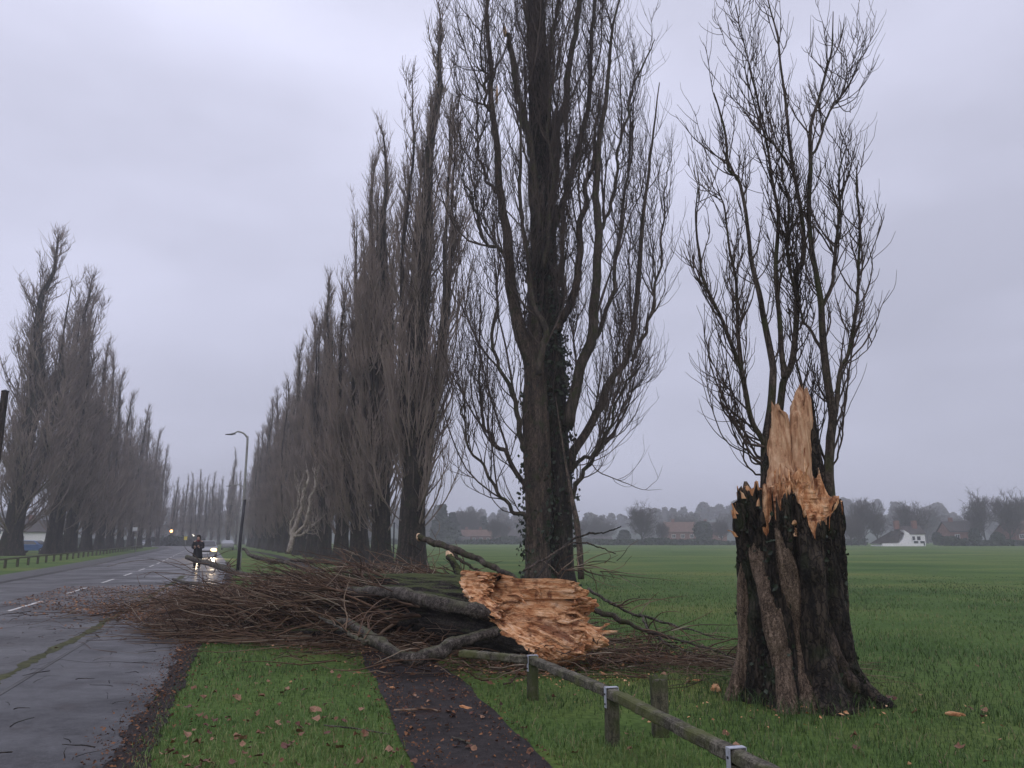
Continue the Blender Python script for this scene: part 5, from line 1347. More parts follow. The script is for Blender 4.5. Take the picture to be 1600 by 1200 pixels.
# ------------------------------------------------------------------ the person in a long dark coat
pf = on_z(307, 888, 0.02)
person = thing('person', 'person in a long black coat and dark red scarf standing on the road', 'person', pf, R(8))
def body_mesh():
    v = [(0, 0, 0.98), (0, 0.0, 1.2), (0, 0.01, 1.42), (0, -0.01, 1.5), (0, -0.04, 1.58), (0, -0.05, 1.68), (0, -0.04, 1.76),
         (0.19, 0, 1.42), (0.26, -0.03, 1.14), (0.13, -0.24, 1.12), (0.09, -0.30, 1.16),
         (-0.19, 0, 1.42), (-0.26, -0.03, 1.14), (-0.13, -0.24, 1.08), (-0.09, -0.30, 1.12),
         (0.1, 0, 0.92), (0.11, -0.02, 0.5), (0.11, 0.02, 0.09), (0.12, -0.14, 0.04),
         (-0.1, 0, 0.92), (-0.12, 0.0, 0.5), (-0.13, 0.03, 0.09), (-0.14, -0.13, 0.04)]
    e = [(0, 1), (1, 2), (2, 3), (3, 4), (4, 5), (5, 6), (2, 7), (7, 8), (8, 9), (9, 10), (2, 11), (11, 12), (12, 13), (13, 14), (0, 15), (15, 16), (16, 17), (17, 18), (0, 19), (19, 20), (20, 21), (21, 22)]
    rad = [0.16, 0.15, 0.14, 0.06, 0.085, 0.095, 0.06, 0.075, 0.055, 0.04, 0.03, 0.075, 0.055, 0.04, 0.03, 0.10, 0.07, 0.05, 0.045, 0.10, 0.07, 0.05, 0.045]
    for sg, b in ((1, 10), (-1, 14)):
        bx, by, bz = v[b]
        for j, (dx, L_) in enumerate(((-0.035, 0.075), (-0.012, 0.09), (0.012, 0.085), (0.034, 0.07))):
            i0 = len(v); v += [(bx + dx, by - 0.03, bz + 0.02), (bx + dx, by - 0.03 - L_ * 0.5, bz + 0.05), (bx + dx * 0.8, by - 0.02 - L_ * 0.4, bz + 0.02 + L_)]
            e += [(b, i0), (i0, i0 + 1), (i0 + 1, i0 + 2)]; rad += [0.013, 0.011, 0.009]
        i0 = len(v); v += [(bx - sg * 0.05, by + 0.0, bz + 0.02), (bx - sg * 0.07, by - 0.03, bz + 0.06)]
        e += [(b, i0), (i0, i0 + 1)]; rad += [0.013, 0.01]
    me = bpy.data.meshes.new('body'); me.from_pydata(v, e, []); me.update()
    return me, rad
me, rad = body_mesh()
body = link('body', me, person); me.materials.append(M['skin'])
md = body.modifiers.new('skin', 'SKIN')
if not me.skin_vertices: 
    bpy.context.view_layer.objects.active = body
    bpy.ops.mesh.customdata_skin_add()
for k, sv_ in enumerate(me.skin_vertices[0].data): sv_.radius = (rad[k], rad[k] * (0.8 if k in (0, 1, 2) else 1)); sv_.use_root = (k == 0)
sb = body.modifiers.new('subd', 'SUBSURF'); sb.levels = 1; sb.render_levels = 1
def ring_loft(rows, k=18, seed=0, noise=0.01):
    return loft([((x, y, z), (rx, 0, 0), (0, ry, 0)) for x, y, z, rx, ry in rows], k, noise, (6, 6, 3), seed, 0.0, 2.3)
v, q, t = ring_loft([(0, 0.0, 0.52, 0.27, 0.20), (0, 0, 0.7, 0.25, 0.19), (0, 0, 0.95, 0.225, 0.18), (0, 0, 1.1, 0.21, 0.165), (0, 0, 1.3, 0.225, 0.165), (0, 0.0, 1.42, 0.225, 0.145), (0, 0.0, 1.49, 0.12, 0.11)], seed=4, noise=0.02)
coat = link('coat', mesh_np('coat', v, q, t, True, [M['coat']]), person)
for sg in (1, -1):
    Acc().tube([(sg * 0.19, 0.0, 1.42), (sg * 0.25, -0.0, 1.28), (sg * 0.27, -0.03, 1.13), (sg * 0.2, -0.15, 1.1), (sg * 0.13, -0.24, 1.11)], [0.09, 0.085, 0.078, 0.065, 0.055], 10).build('sleeve', M['coat'], coat)
    Acc().tube([(sg * 0.11, -0.01, 0.62), (sg * 0.115, -0.015, 0.45), (sg * 0.12, 0.02, 0.12)], [0.095, 0.085, 0.07], 10).build('trouser_leg', M['trousers'], person)
    v, q, t = loft([((sg * 0.12, 0.07 - 0.3 * f, 0.055), (0.05, 0, 0), (0, 0, 0.055 - 0.02 * f)) for f in np.linspace(0, 1, 7)], 12, 0, (1, 1, 1), 2, 0.0, 2.5)
    link('shoe', mesh_np('shoe', v, q, t, True, [M['tyre']]), person)
v, q, t = ring_loft([(0, -0.01, 1.44, 0.13, 0.12), (0, -0.01, 1.5, 0.12, 0.115), (0, -0.01, 1.55, 0.095, 0.09)], seed=6, noise=0.02)
link('scarf', mesh_np('scarf', v, q, t, True, [M['scarf']]), person)
v, q, t = ring_loft([(0, 0.02, 1.53, 0.10, 0.075), (0, 0.015, 1.62, 0.115, 0.095), (0, -0.005, 1.71, 0.115, 0.115), (0, -0.02, 1.79, 0.085, 0.09), (0, -0.02, 1.82, 0.03, 0.03)], seed=8, noise=0.015)
link('hair', mesh_np('hair', v, q, t, True, [M['hair']]), person)

# ------------------------------------------------------------------ cars
def make_car(label, p, rz, paint, light, group=None):
    t = thing('car', label, 'car', (p[0], p[1], 0), rz, group)      # local: front towards -Y
    prof = [(-2.1, 0.30), (-2.12, 0.62), (-1.95, 0.80), (-1.1, 0.95), (-0.35, 1.42), (0.9, 1.46), (1.7, 1.05), (2.05, 0.98), (2.1, 0.55), (2.05, 0.30)]
    bm = bmesh.new()
    for sx in (-1, 1):
        pass
    L_ = [bm.verts.new((-0.86, y, z)) for y, z in prof]; R2_ = [bm.verts.new((0.86, y, z)) for y, z in prof]
    for vs in (L_, R2_):
        for vv_, (y, z) in zip(vs, prof):
            if z > 1.2: vv_.co.x *= 0.76
    n = len(prof)
    for k in range(n):
        bm.faces.new((L_[k], L_[(k + 1) % n], R2_[(k + 1) % n], R2_[k]))
    bm.faces.new(L_[::-1]); bm.faces.new(R2_)
    bmesh.ops.recalc_face_normals(bm, faces=bm.faces)
    bmesh.ops.bevel(bm, geom=list(bm.edges), offset=0.06, segments=2, affect='EDGES')
    me = bpy.data.meshes.new('car_body'); bm.to_mesh(me); bm.free(); me.materials.append(M[paint])
    link('body', me, t)
    Acc().add([(-0.78, -1.08, 0.985), (0.78, -1.08, 0.985), (0.62, -0.42, 1.405), (-0.62, -0.42, 1.405)], [[0, 1, 2, 3]]).build('windscreen', M['glass'], t, False).location = (0, -0.045, 0.03)
    for sx in (-1, 1):
        Acc().add([(sx * 0.885, -0.85, 0.98), (sx * 0.885, 1.45, 1.02), (sx * 0.69, 0.85, 1.40), (sx * 0.69, -0.25, 1.38)], [[0, 1, 2, 3]]).build('side_window', M['glass'], t, False)
        h = Acc(); 
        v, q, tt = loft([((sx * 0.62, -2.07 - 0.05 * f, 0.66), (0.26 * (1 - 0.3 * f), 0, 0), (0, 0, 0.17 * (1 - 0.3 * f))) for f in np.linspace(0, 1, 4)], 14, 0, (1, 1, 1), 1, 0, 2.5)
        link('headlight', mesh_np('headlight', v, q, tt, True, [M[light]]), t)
        Acc().box((sx * 0.95, -0.75, 1.0), (0.16, 0.1, 0.12)).build('mirror', M[paint], t)
        for wy in (-1.3, 1.3):
            w = Acc().tube([(sx * 0.70, wy, 0.32), (sx * 0.72, wy, 0.32), (sx * 0.86, wy, 0.32), (sx * 0.88, wy, 0.32)], [0.27, 0.32, 0.32, 0.27], 18).build('wheel', M['tyre'], t)
            Acc().tube([(sx * 0.80, wy, 0.32), (sx * 0.87, wy, 0.32), (sx * 0.89, wy, 0.32)], [0.2, 0.2, 0.15], 14).build('rim', M['alloy'], w)
    Acc().box((0, -2.15, 0.42), (0.55, 0.02, 0.12)).build('number_plate', M['sign_white'], t, smooth=False)
    Acc().box((0, -2.13, 0.56), (0.9, 0.03, 0.1)).build('grille', M['tyre'], t, smooth=False)
    return t
pc = on_y(323, 857, 70)
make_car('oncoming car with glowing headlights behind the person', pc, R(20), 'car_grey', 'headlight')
for sx in (-0.62, 0.62):
    l = bpy.data.lights.new('headlight_beam', 'SPOT'); l.energy = 700; l.color = (1.0, 0.75, 0.48); l.spot_size = R(70); l.spot_blend = 0.8; l.shadow_soft_size = 0.1
    o = bpy.data.objects.new('headlight_beam', l); col.objects.link(o)
    a = R(20)
    o.location = (pc[0] + math.cos(a) * sx - math.sin(a) * -2.25, pc[1] + math.sin(a) * sx + math.cos(a) * -2.25, 0.66)
    o.rotation_euler = (R(86), 0, a + math.pi)
p = on_y(52, 862, 92); make_car('blue car parked behind the left fence beside the first poplar', p, R(95), 'car_blue', 'glass')
p = on_y(228, 848, 170); make_car('far car with white headlights seen between left-hand poplars', p, R(14), 'car_grey', 'headlight_white')
p = on_y(355, 862, 120); make_car('parked grey car at the right kerb beyond the oncoming car', p, R(200), 'car_grey', 'glass')

# the bough by the person
g = np.random.default_rng(81)
bo = on_z(340, 892, 0.0)
bt = thing('fallen_bough', 'pale mossy bough propped up across the road edge beside the person', 'branch', bo)
pts = [(292, 871, 39.0, 7), (310, 876, 38.5, 8), (330, 881, 37.5, 8.5), (350, 888, 36.5, 9), (372, 897, 35.0, 9), (395, 905, 33, 8), (420, 912, 31, 7)]
P = resample(pts, 30); A = np.array([on_y(a[0], a[1], a[2]) for a in P]) - bo; A[:, 2] = np.maximum(A[:, 2], 0.08)
A += 0.04 * np.stack([fbm(np.stack([np.arange(30) * 0.3, np.full(30, c * 5.0), np.zeros(30)], -1), 3, 400) for c in range(3)], -1)
rd = P[:, 3] / 2 * P[:, 2] / FPX
Acc().tube(A, rd, 10).build('stem', M['bark_bough'], bt)
l1, r1 = sprout(A[None], rd[None], 26, 0.15, 1, 0.5, 1.8, R(30), R(70), 8, -0.1, 0.15, 0.4, 0.03, 0.006, g)
l1[:, :, 2] = np.maximum(l1[:, :, 2], 0.04)
v, q = tubes(l1, r1, 4); o = Acc().add(v, q).build('twigs', M['twig_dead'], bt); o['kind'] = 'stuff'
# a few distinct loose boughs on the near edge of the debris
loose = [([(300, 926, 23, 5), (312, 934, 22, 6), (330, 945, 20, 7), (345, 955, 19, 5)], 'pale-ended broken bough on the pavement side of the debris'),
         ([(420, 1003, 12.3, 3), (450, 1000, 12.4, 3), (480, 992, 12.6, 2.5), (510, 985, 12.8, 1.5)], 'thin brown branch on the grass in front of the debris'),
         ([(270, 905, 29, 4), (300, 912, 26, 5), (335, 915, 25, 6), (370, 922, 23.5, 6), (410, 925, 22, 4)], 'grey branch lying along the left end of the debris'),
         ([(372, 950, 17, 6), (405, 958, 16, 7), (440, 952, 15.8, 5), (470, 958, 15.2, 3)], 'stout grey branch at the near left corner of the debris'),
         ([(505, 1142, 7.0, 2), (550, 1150, 6.9, 2.5), (610, 1163, 6.7, 1.5)], 'thin green twig lying on the foreground verge'),
         ([(705, 1165, 6.6, 3), (722, 1174, 6.5, 3.5), (740, 1186, 6.35, 2)], 'short pale stick lying on the tarmac path'),
         ([(615, 1122, 7.6, 2.5), (640, 1120, 7.6, 3.5), (665, 1116, 7.65, 3.5), (688, 1124, 7.55, 2)], 'short dark bent stick across the tarmac path')]
for k, (pts, lab) in enumerate(loose):
    P = resample(pts, 20); A = np.array([on_y(a[0], a[1], a[2]) for a in P]); 
    A[:, 2] = np.clip(A[:, 2], 0.05 if k < 4 else 0.045, 0.6 if k < 4 else 0.06)
    org = A[10].copy(); org[2] = 0
    t = thing('broken_branch', lab, 'branch', org, group='broken branches on the ground')
    A = A - org; rd = P[:, 3] / 2 * P[:, 2] / FPX
    A[:, :2] += (0.03 if k < 4 else 0.01) * np.stack([fbm(np.stack([np.arange(20) * 0.4 + 13 * k, np.full(20, c * 5.0), np.zeros(20)], -1), 3, 410) for c in range(2)], -1)
    Acc().tube(A, rd, 8).build('stem', M['bark_bough'] if k not in (1, 6) else M['twig_dead'], t)
    if k < 4:
        l1, r1 = sprout(A[None], rd[None], 14, 0.1, 1, 0.3, 1.2, R(20), R(60), 7, 0, 0.15, 0.5, 0.015, 0.004, g); l1[:, :, 2] = np.maximum(l1[:, :, 2], 0.03)
        v, q = tubes(l1, r1, 3); o = Acc().add(v, q).build('twigs', M['twig_dead'], t); o['kind'] = 'stuff'

# ------------------------------------------------------------------ background: houses, trees, hills
def house(label, p, rz, W, Dp, He, Hr, wall, roof, name='house', wins=(), chim=(0.3,), group=None, doors=()):
    t = thing(name, label, 'house', (p[0], p[1], -0.05), rz, group)
    w2, d2 = W / 2, Dp / 2
    a = Acc()
    a.add([(-w2, -d2, 0), (w2, -d2, 0), (w2, d2, 0), (-w2, d2, 0), (-w2, -d2, He), (w2, -d2, He), (w2, d2, He), (-w2, d2, He), (-w2, 0, He + Hr), (w2, 0, He + Hr)],
          [[0, 1, 5, 4], [2, 3, 7, 6]], [[3, 0, 8], [1, 2, 9]])
    a.t.append(np.array([[0, 4, 8], [3, 8, 7], [1, 9, 5], [2, 6, 9]]) + 0)
    a.build('wall', M[wall], t, False)
    ov = 0.35
    r = Acc()
    for sg in (-1, 1):
        y0, z0 = sg * (d2 + ov), He - ov * Hr / d2 + 0.08
        v = [(-w2 - 0.25, y0, z0), (w2 + 0.25, y0, z0), (w2 + 0.25, 0, He + Hr + 0.08), (-w2 - 0.25, 0, He + Hr + 0.08)]
        v += [(x, y, z + 0.16) for x, y, z in v]
        r.add(v, [[0, 1, 2, 3], [7, 6, 5, 4], [0, 4, 5, 1], [1, 5, 6, 2], [2, 6, 7, 3], [3, 7, 4, 0]])
    ro = r.build('roof', M[roof], t, False)
    for f in chim:
        Acc().box((-w2 + W * f, 0.1, He + Hr + 0.3), (0.9, 0.7, 1.8)).build('chimney', M['brick_red'], ro, False)
    for (x, z, w, h) in wins:
        f = Acc().box((x, -d2 - 0.03, z), (w, 0.12, h)).build('window', M['frame_white'], t, False)
        Acc().box((x - w * 0.23, -d2 - 0.10, z), (w * 0.38, 0.03, h - 0.16)).build('pane', M['glass'], f, False)
        Acc().box((x + w * 0.23, -d2 - 0.10, z), (w * 0.38, 0.03, h - 0.16)).build('pane', M['glass'], f, False)
    for (x, w, h) in doors:
        Acc().box((x, -d2 - 0.04, h / 2), (w, 0.12, h)).build('door', M['steel_dark'], t, False)
    return t
# the white house with its long sweeping roof: built from its own outline
HY = 182.0
hb = on_y(1413, 857, HY); hb[2] = -0.1
wh = thing('white_house', 'white rendered house with a long sweeping gable on the far side of the field', 'house', hb)
def hp(px, py, y=0.0):
    a = on_y(px, py, HY); return (a[0] - hb[0], y, max(a[2] - hb[2], 0.0))
gable = [hp(1376, 857), hp(1376, 852), hp(1405, 849), hp(1411, 843), hp(1414, 834), hp(1412, 828), hp(1420, 833), hp(1424, 838), hp(1424, 857)]
n = len(gable)
a = Acc(); V = np.array(gable + [(x, y + 5, z) for x, y, z in gable])
bm = bmesh.new(); f1 = [bm.verts.new(v) for v in V[:n]]; f2 = [bm.verts.new(v) for v in V[n:]]
bm.faces.new(f1); bm.faces.new(f2[::-1])
for k in range(n): bm.faces.new((f1[k], f2[k], f2[(k + 1) % n], f1[(k + 1) % n]))
bmesh.ops.recalc_face_normals(bm, faces=bm.faces)
me = bpy.data.meshes.new('gable'); bm.to_mesh(me); bm.free(); me.materials.append(M['render_white']); link('gable', me, wh)
x0, x1 = hp(1424, 857)[0], hp(1449, 857)[0]; zt = hp(1424, 835)[2]
Acc().box(((x0 + x1) / 2, 3.0, zt / 2), (x1 - x0, 5.0, zt)).build('wall', M['render_white'], wh, False)
rz0 = zt + 0.02; rt = hp(1424, 822)[2]
r = Acc().add([(x0 - 1.6, 0.3, rz0), (x1 + 0.3, 0.3, rz0), (x1 + 0.3, 3, rt), (x0 - 1.6, 3, rt), (x0 - 1.6, 5.7, rz0), (x1 + 0.3, 5.7, rz0)], [[0, 1, 2, 3], [3, 2, 5, 4], [0, 4, 5, 1]], [[0, 3, 4], [1, 5, 2]])
ro = r.build('roof', M['roof_dark'], wh, False)
v = [(hp(1374, 848)[0], 0.2, hp(1374, 850)[2]), (hp(1404, 845)[0], 0.2, hp(1404, 847)[2]), (hp(1410, 830)[0], 0.3, hp(1412, 829)[2])]
r2_ = Acc().add(v + [(x, 5.2, z) for x, y, z in v] , [[0, 3, 4, 1], [1, 4, 5, 2]], [[0, 1, 2], [3, 5, 4]]); r2_.build('roof', M['roof_dark'], wh, False)
for px in (1409, 1437): Acc().box((hp(px, 820)[0], 2.6, rt + 0.3), (1.0, 0.8, 2.0)).build('chimney', M['brick_red'], ro, False)
for px, py, w, h in ((1429, 841, 0.7, 1.0), (1437, 841, 0.9, 1.0), (1433, 850, 1.2, 1.6), (1443, 849, 1.2, 1.2)):
    c = hp(px, py); f = Acc().box((c[0], 0.46, c[2]), (w, 0.14, h)).build('window', M['frame_white'], wh, False)
    Acc().box((c[0], 0.37, c[2]), (w * 0.82, 0.04, h * 0.85)).build('pane', M['glass'], f, False)
Acc().box(((hp(1376, 857)[0] + hp(1440, 857)[0]) / 2, -1.0, 0.35), (hp(1440, 857)[0] - hp(1376, 857)[0], 0.25, 0.75)).build('garden_wall', M['render_white'], wh, False)
def bg(px, Y): 
    a = on_y(px, 850, Y); return (a[0], a[1], 0)
house('red brick house with pale eaves right of the white house', bg(1498, 205), R(-4), 7, 7, 3.6, 2.4, 'brick_red', 'roof_dark', wins=((-1.8, 2.3, 1.2, 1.1), (1.6, 2.3, 1.2, 1.1)), doors=((0, 1, 2),))
house('red brick house at the far right edge of the picture', bg(1592, 200), R(6), 7, 7, 3.4, 2.6, 'brick_red', 'roof_brown', wins=((-1.8, 2.3, 1.2, 1.1), (1.6, 2.3, 1.2, 1.1)))
house('brick house with dark roof half hidden by trees left of the stump', bg(1062, 260), R(4), 10, 8, 4.0, 3.0, 'brick_red', 'roof_brown', wins=((-3, 2.6, 1.3, 1.2), (0, 2.6, 1.3, 1.2), (3, 2.6, 1.3, 1.2)))
house('brick house behind bare trees just left of the broken stump', bg(1112, 265), R(-6), 9, 8, 4.0, 3.0, 'brick_red', 'roof_dark', wins=((-2.5, 2.6, 1.3, 1.2), (2.5, 2.6, 1.3, 1.2)))
for k, (px, wl2, rf, lab) in enumerate(((712, 'brick_red', 'roof_brown', 'first far brick house of the terrace across the field, nearest the row poplars'), (735, 'brick_red', 'roof_brown', 'second far brick house of the terrace across the field'), (757, 'brick_red', 'roof_brown', 'third far brick house of the terrace across the field'), (779, 'brick_red', 'roof_brown', 'fourth far brick house of the terrace across the field'), (801, 'brick_red', 'roof_dark', 'far brick house showing just left of the big poplar trunk'))):
    house(lab, bg(px, 270 + 3 * (k % 2)), R(2), 4.7, 7, 2.6, 2.0, wl2, rf, wins=((-1.2, 1.6, 1.1, 1.0), (1.2, 1.6, 1.1, 1.0)), chim=(0.2,), group='far brick houses across the field')
for k, (px, lab) in enumerate(((728, 'low white shed before the far brick terrace'), (795, 'long low white building left of the big poplar trunk'), (938, 'low pale house right of the big poplar trunk'))):
    house(lab, bg(px, 258), R(0), 2.4 if k == 0 else 7, 4, 1.4, 0.8, 'render_white', 'roof_dark', name='shed' if k == 0 else 'house', chim=(), wins=((0, 0.9, 0.8, 0.6),))
house('pale house behind the first left-hand poplar at the left edge', bg(2, 165), R(20), 11, 8, 3.4, 2.4, 'render_white', 'roof_dark', wins=((-4, 3.2, 1.4, 1.2), (0, 3.2, 1.4, 1.2), (4, 3.2, 1.4, 1.2)))
house('pale low house glimpsed behind the second left-hand poplar', bg(62, 150), R(20), 9, 7, 3.0, 2.0, 'render_white', 'roof_dark', wins=((-2.5, 1.7, 1.3, 1.1), (2.5, 1.7, 1.3, 1.1)))

def bare_tree(seed, H, W, n1=26, n2=9, n3=7, r=0.02):
    g = np.random.default_rng(seed)
    z = np.linspace(-0.2, H * 0.55, 14); tr = np.column_stack([0.2 * fbm(np.stack([z * 0.4, z * 0, z * 0], -1), 2, seed), 0.2 * fbm(np.stack([z * 0.4, z * 0 + 5, z * 0], -1), 2, seed), z])
    rr = H * 0.022 * (1 - np.linspace(0, 1, 14) * 0.7)
    T_ = Acc().tube(tr, rr, 8).mesh('bg_trunk', M['bark_dark'])
    l1, r1 = sprout(tr[None], rr[None], n1, 0.3, 1.0, W * 0.75, W * 1.1, R(15), R(75), 8, 0.28, 0.12, 0.5, H * 0.010, 0.02, g)
    l2, r2 = sprout(l1, r1, n2, 0.2, 1.0, W * 0.25, W * 0.5, R(20), R(65), 6, 0.2, 0.15, 0.6, 0.06, 0.018, g)
    l3, r3 = sprout(l2, r2, n3, 0.2, 1.0, W * 0.1, W * 0.22, R(20), R(70), 4, 0.15, 0.15, 0.7, 0.035, 0.02, g)
    C = Acc()
    for P_, R_ in ((l1, r1), (l2, r2), (l3, r3)):
        v, q = tubes(P_, R_, 3); C.add(v, q)
    return T_, C.mesh('bg_crown', M['twig_far'])
def clump_tree(seed, H, W, mat, conical=False, n=2600, leaf=0.35):
    """dense evergreen: leaf-sized faces through an uneven crown"""
    g = np.random.default_rng(seed)
    zt = np.linspace(-0.2, H * 0.9, 10); T_ = Acc().tube(np.column_stack([zt * 0, zt * 0, zt]), H * 0.018 * (1 - 0.9 * np.linspace(0, 1, 10)), 7).mesh('bg_trunk', M['bark_dark'])
    h = g.random(n) ** (1.3 if conical else 1.0)
    a = g.random(n) * 6.28
    prof = (1 - h) * 0.9 + 0.1 if conical else np.sqrt(np.clip(1 - (2 * h - 0.9) ** 2 / 1.3, 0.03, 1))
    lum = 0.72 + 0.75 * fbm(np.stack([np.cos(a) * 2.2, np.sin(a) * 2.2, h * 5], -1), 4, seed)
    rad = W * prof * lum * np.sqrt(0.25 + 0.75 * g.random(n))
    P_ = np.stack([np.cos(a) * rad, np.sin(a) * rad, H * (0.06 + 0.94 * h)], 1)
    v, q = leaf_cloud(P_, nrm(np.stack([np.cos(a), np.sin(a), 0.5 + 0 * a], 1)), leaf * 2.2, g, 0.2)
    return T_, Acc().add(v, q).mesh('bg_crown', M[mat], False)
BGV = {'round': bare_tree(501, 10, 5.6, 40, 10, 8), 'oak': bare_tree(502, 10, 6.2, 34, 10, 8), 'upright': bare_tree(503, 10, 4.2, 34, 10, 7),
       'ever': clump_tree(511, 10, 4.2, 'evergreen'), 'conifer': clump_tree(512, 10, 2.6, 'evergreen', True), 'bush': clump_tree(513, 10, 9.0, 'hedge', n=3000, leaf=0.5)}
def bg_tree(px, Y, ytop, kind, wide, label, group, name='tree'):
    H = on_y(px, ytop, Y)[2]
    t = thing(name, label, 'tree' if name == 'tree' else 'bush', bg(px, Y), px * 0.37, group)
    k = H / 10.0
    if kind in ('round', 'oak'): k = H / 11.0
    for nm, me in zip(('trunk', 'crown'), BGV[kind]):
        o = link(nm, me, t)
        if nm == 'crown': o['kind'] = 'stuff'
    t.scale = (k * wide, k * wide, k)
BGT = [(1003, 215, 793, 'round', 1.0, 'large round bare tree on the far field edge right of the big poplar'), (1035, 225, 818, 'oak', 0.9, 'bare tree adjoining the large round tree on its right side'),
       (975, 235, 828, 'ever', 1.4, 'dark low evergreen at the left foot of the large round tree'), (1100, 225, 815, 'ever', 1.2, 'dark evergreen bush-like tree before the brick houses left of the stump'),
       (1128, 230, 812, 'oak', 0.9, 'bare tree showing immediately left of the stump'), (1330, 195, 808, 'oak', 0.9, 'dense bare tree immediately right of the stump'),
       (1352, 200, 783, 'oak', 0.85, 'tall reddish bare tree between the stump and the white house'), (1372, 205, 803, 'oak', 0.8, 'smaller bare tree directly left of the white house'),
       (1342, 188, 818, 'oak', 0.8, 'low bare tree with dense twigs by the stump edge'), (1425, 215, 788, 'oak', 1.1, 'broad bare tree rising behind the white house'),
       (1465, 200, 832, 'ever', 1.1, 'low dark evergreen right beside the white house'), (1490, 192, 838, 'bush', 0.8, 'rounded dark bush before the brick house'),
       (1540, 200, 777, 'round', 0.85, 'tall bare tree standing right of the brick house'), (1525, 190, 826, 'ever', 1.0, 'dark evergreen at the foot of the tall bare tree'),
       (1580, 190, 778, 'round', 0.85, 'tall dense bare tree near the right edge'), (1600, 205, 780, 'round', 0.9, 'bare tree cut by the right edge of the picture'), (1560, 186, 832, 'bush', 0.7, 'wide dark bush at the field edge near the right border'),
       (690, 240, 790, 'conifer', 1.6, 'tall dark conifer behind the far houses left of the big poplar'), (706, 260, 802, 'conifer', 1.7, 'second dark conifer left of the far terrace'), (722, 285, 795, 'upright', 0.8, 'slim pale poplar behind the far terrace'), (738, 285, 793, 'upright', 0.8, 'slimmest tall tree above the far terrace'),
       (770, 250, 812, 'round', 1.0, 'bare rounded tree before the far terrace'), (785, 255, 815, 'oak', 1.0, 'bare round tree left of the big poplar trunk'), (755, 290, 808, 'conifer', 1.8, 'small conifer on the skyline above the terrace'),
       (925, 280, 812, 'round', 1.1, 'bare tree right of the big poplar trunk'), (948, 290, 816, 'oak', 1.2, 'bare tree between the big poplar and the round tree'),
       (1072, 300, 806, 'oak', 1.2, 'bare tree behind the brick houses left of the stump'), (1160, 300, 800, 'oak', 1.2, 'bare tree half hidden behind the stump'), (1450, 290, 798, 'round', 1.2, 'hazy bare tree behind the white house to the right'), (1510, 300, 808, 'oak', 1.3, 'hazy bare tree behind the brick house roof'),
       (905, 260, 815, 'oak', 1.0, 'bare tree partly hidden behind the big poplar trunk'), (640, 260, 805, 'oak', 1.0, 'hazy bare tree between first right-hand poplars'), (575, 260, 815, 'oak', 1.2, 'hazy bare tree seen between second and third right-hand poplars')]
for px, Y, yt, kind, wd, lab in BGT:
    bg_tree(px, Y, yt, kind, wd, lab, 'trees on the far side of the field', 'bush' if kind == 'bush' else 'tree')
# hedge line along the far field edge
g = np.random.default_rng(91)
def far_hedge(px0, px1, Y, h, label):
    n = 9000
    px = px0 + (px1 - px0) * g.random(n); x = (px - 800) / FPX * Y / CT
    yy = Y + g.normal(size=n) * 1.2
    hh = h * (0.6 + 0.5 * fbm(np.stack([x * 0.12, x * 0, x * 0], -1), 4, 77))
    P_ = np.stack([x, yy, hh * g.random(n)], 1)
    v, q = leaf_cloud(P_, nrm(g.normal(size=(n, 3)) + np.array([0, -0.5, 0.5])), 0.7, g, 0.3)
    o = Acc().add(v, q).build('hedge', M['hedge'], None, False); o['kind'] = 'stuff'; o['label'] = label; o['category'] = 'hedge'
far_hedge(540, 960, 245, 2.4, 'dark hedge along the far left field edge before the houses')
far_hedge(930, 1330, 215, 2.2, 'dark hedge along the middle of the far field edge')
far_hedge(1450, 1720, 188, 2.6, 'dark hedge along the right of the far field edge')
far_hedge(-150, 330, 186, 3.4, 'dark hedge behind the left-hand row of poplars')
# hills, and the woods on them as one mass
def hill_h(x, y):
    px = 800 + x / np.maximum(y, 1) * FPX
    prof = np.interp(px, [-400, 300, 560, 760, 960, 1080, 1200, 1340, 1420, 1500, 1600, 2000], [10, 10, 13, 12, 8, 13, 17, 19, 16, 10, 9, 10])
    return prof * sm(320, 520, y) * (1 - 0.25 * sm(600, 800, y))
xs = np.linspace(-620, 640, 120); ys_ = np.linspace(310, 860, 50)
X, Y = np.meshgrid(xs, ys_, indexing='ij'); Z = hill_h(X, Y) + 1.2 * fbm(np.stack([X * 0.02, Y * 0.02, X * 0], -1), 3, 6) * sm(320, 420, Y) - 0.3 * (1 - sm(310, 330, Y))
idx = np.arange(X.size).reshape(X.shape); q = np.stack([idx[:-1, :-1], idx[1:, :-1], idx[1:, 1:], idx[:-1, 1:]], -1).reshape(-1, 4)
structure(link('hill', mesh_np('hill', np.stack([X, Y, Z], -1).reshape(-1, 3), q, None, True, [M['hill']])))
def low_crown(seed):
    g = np.random.default_rng(seed)
    n = 155
    a = g.random(n) * 6.28; h = g.random(n)
    rad = 3.6 * np.sqrt(np.clip(1 - (2 * h - 0.8) ** 2 / 1.5, 0.05, 1)) * np.sqrt(0.2 + 0.8 * g.random(n)) * (0.8 + 0.4 * fbm(np.stack([np.cos(a) * 2, np.sin(a) * 2, h * 4], -1), 2, seed))
    P_ = np.stack([np.cos(a) * rad, np.sin(a) * rad, 1 + 8 * h], 1)
    return leaf_cloud(P_, nrm(g.normal(size=(n, 3))), 1.9, g, 0.4)
LC = [low_crown(600 + k) for k in range(4)]
A = Acc()
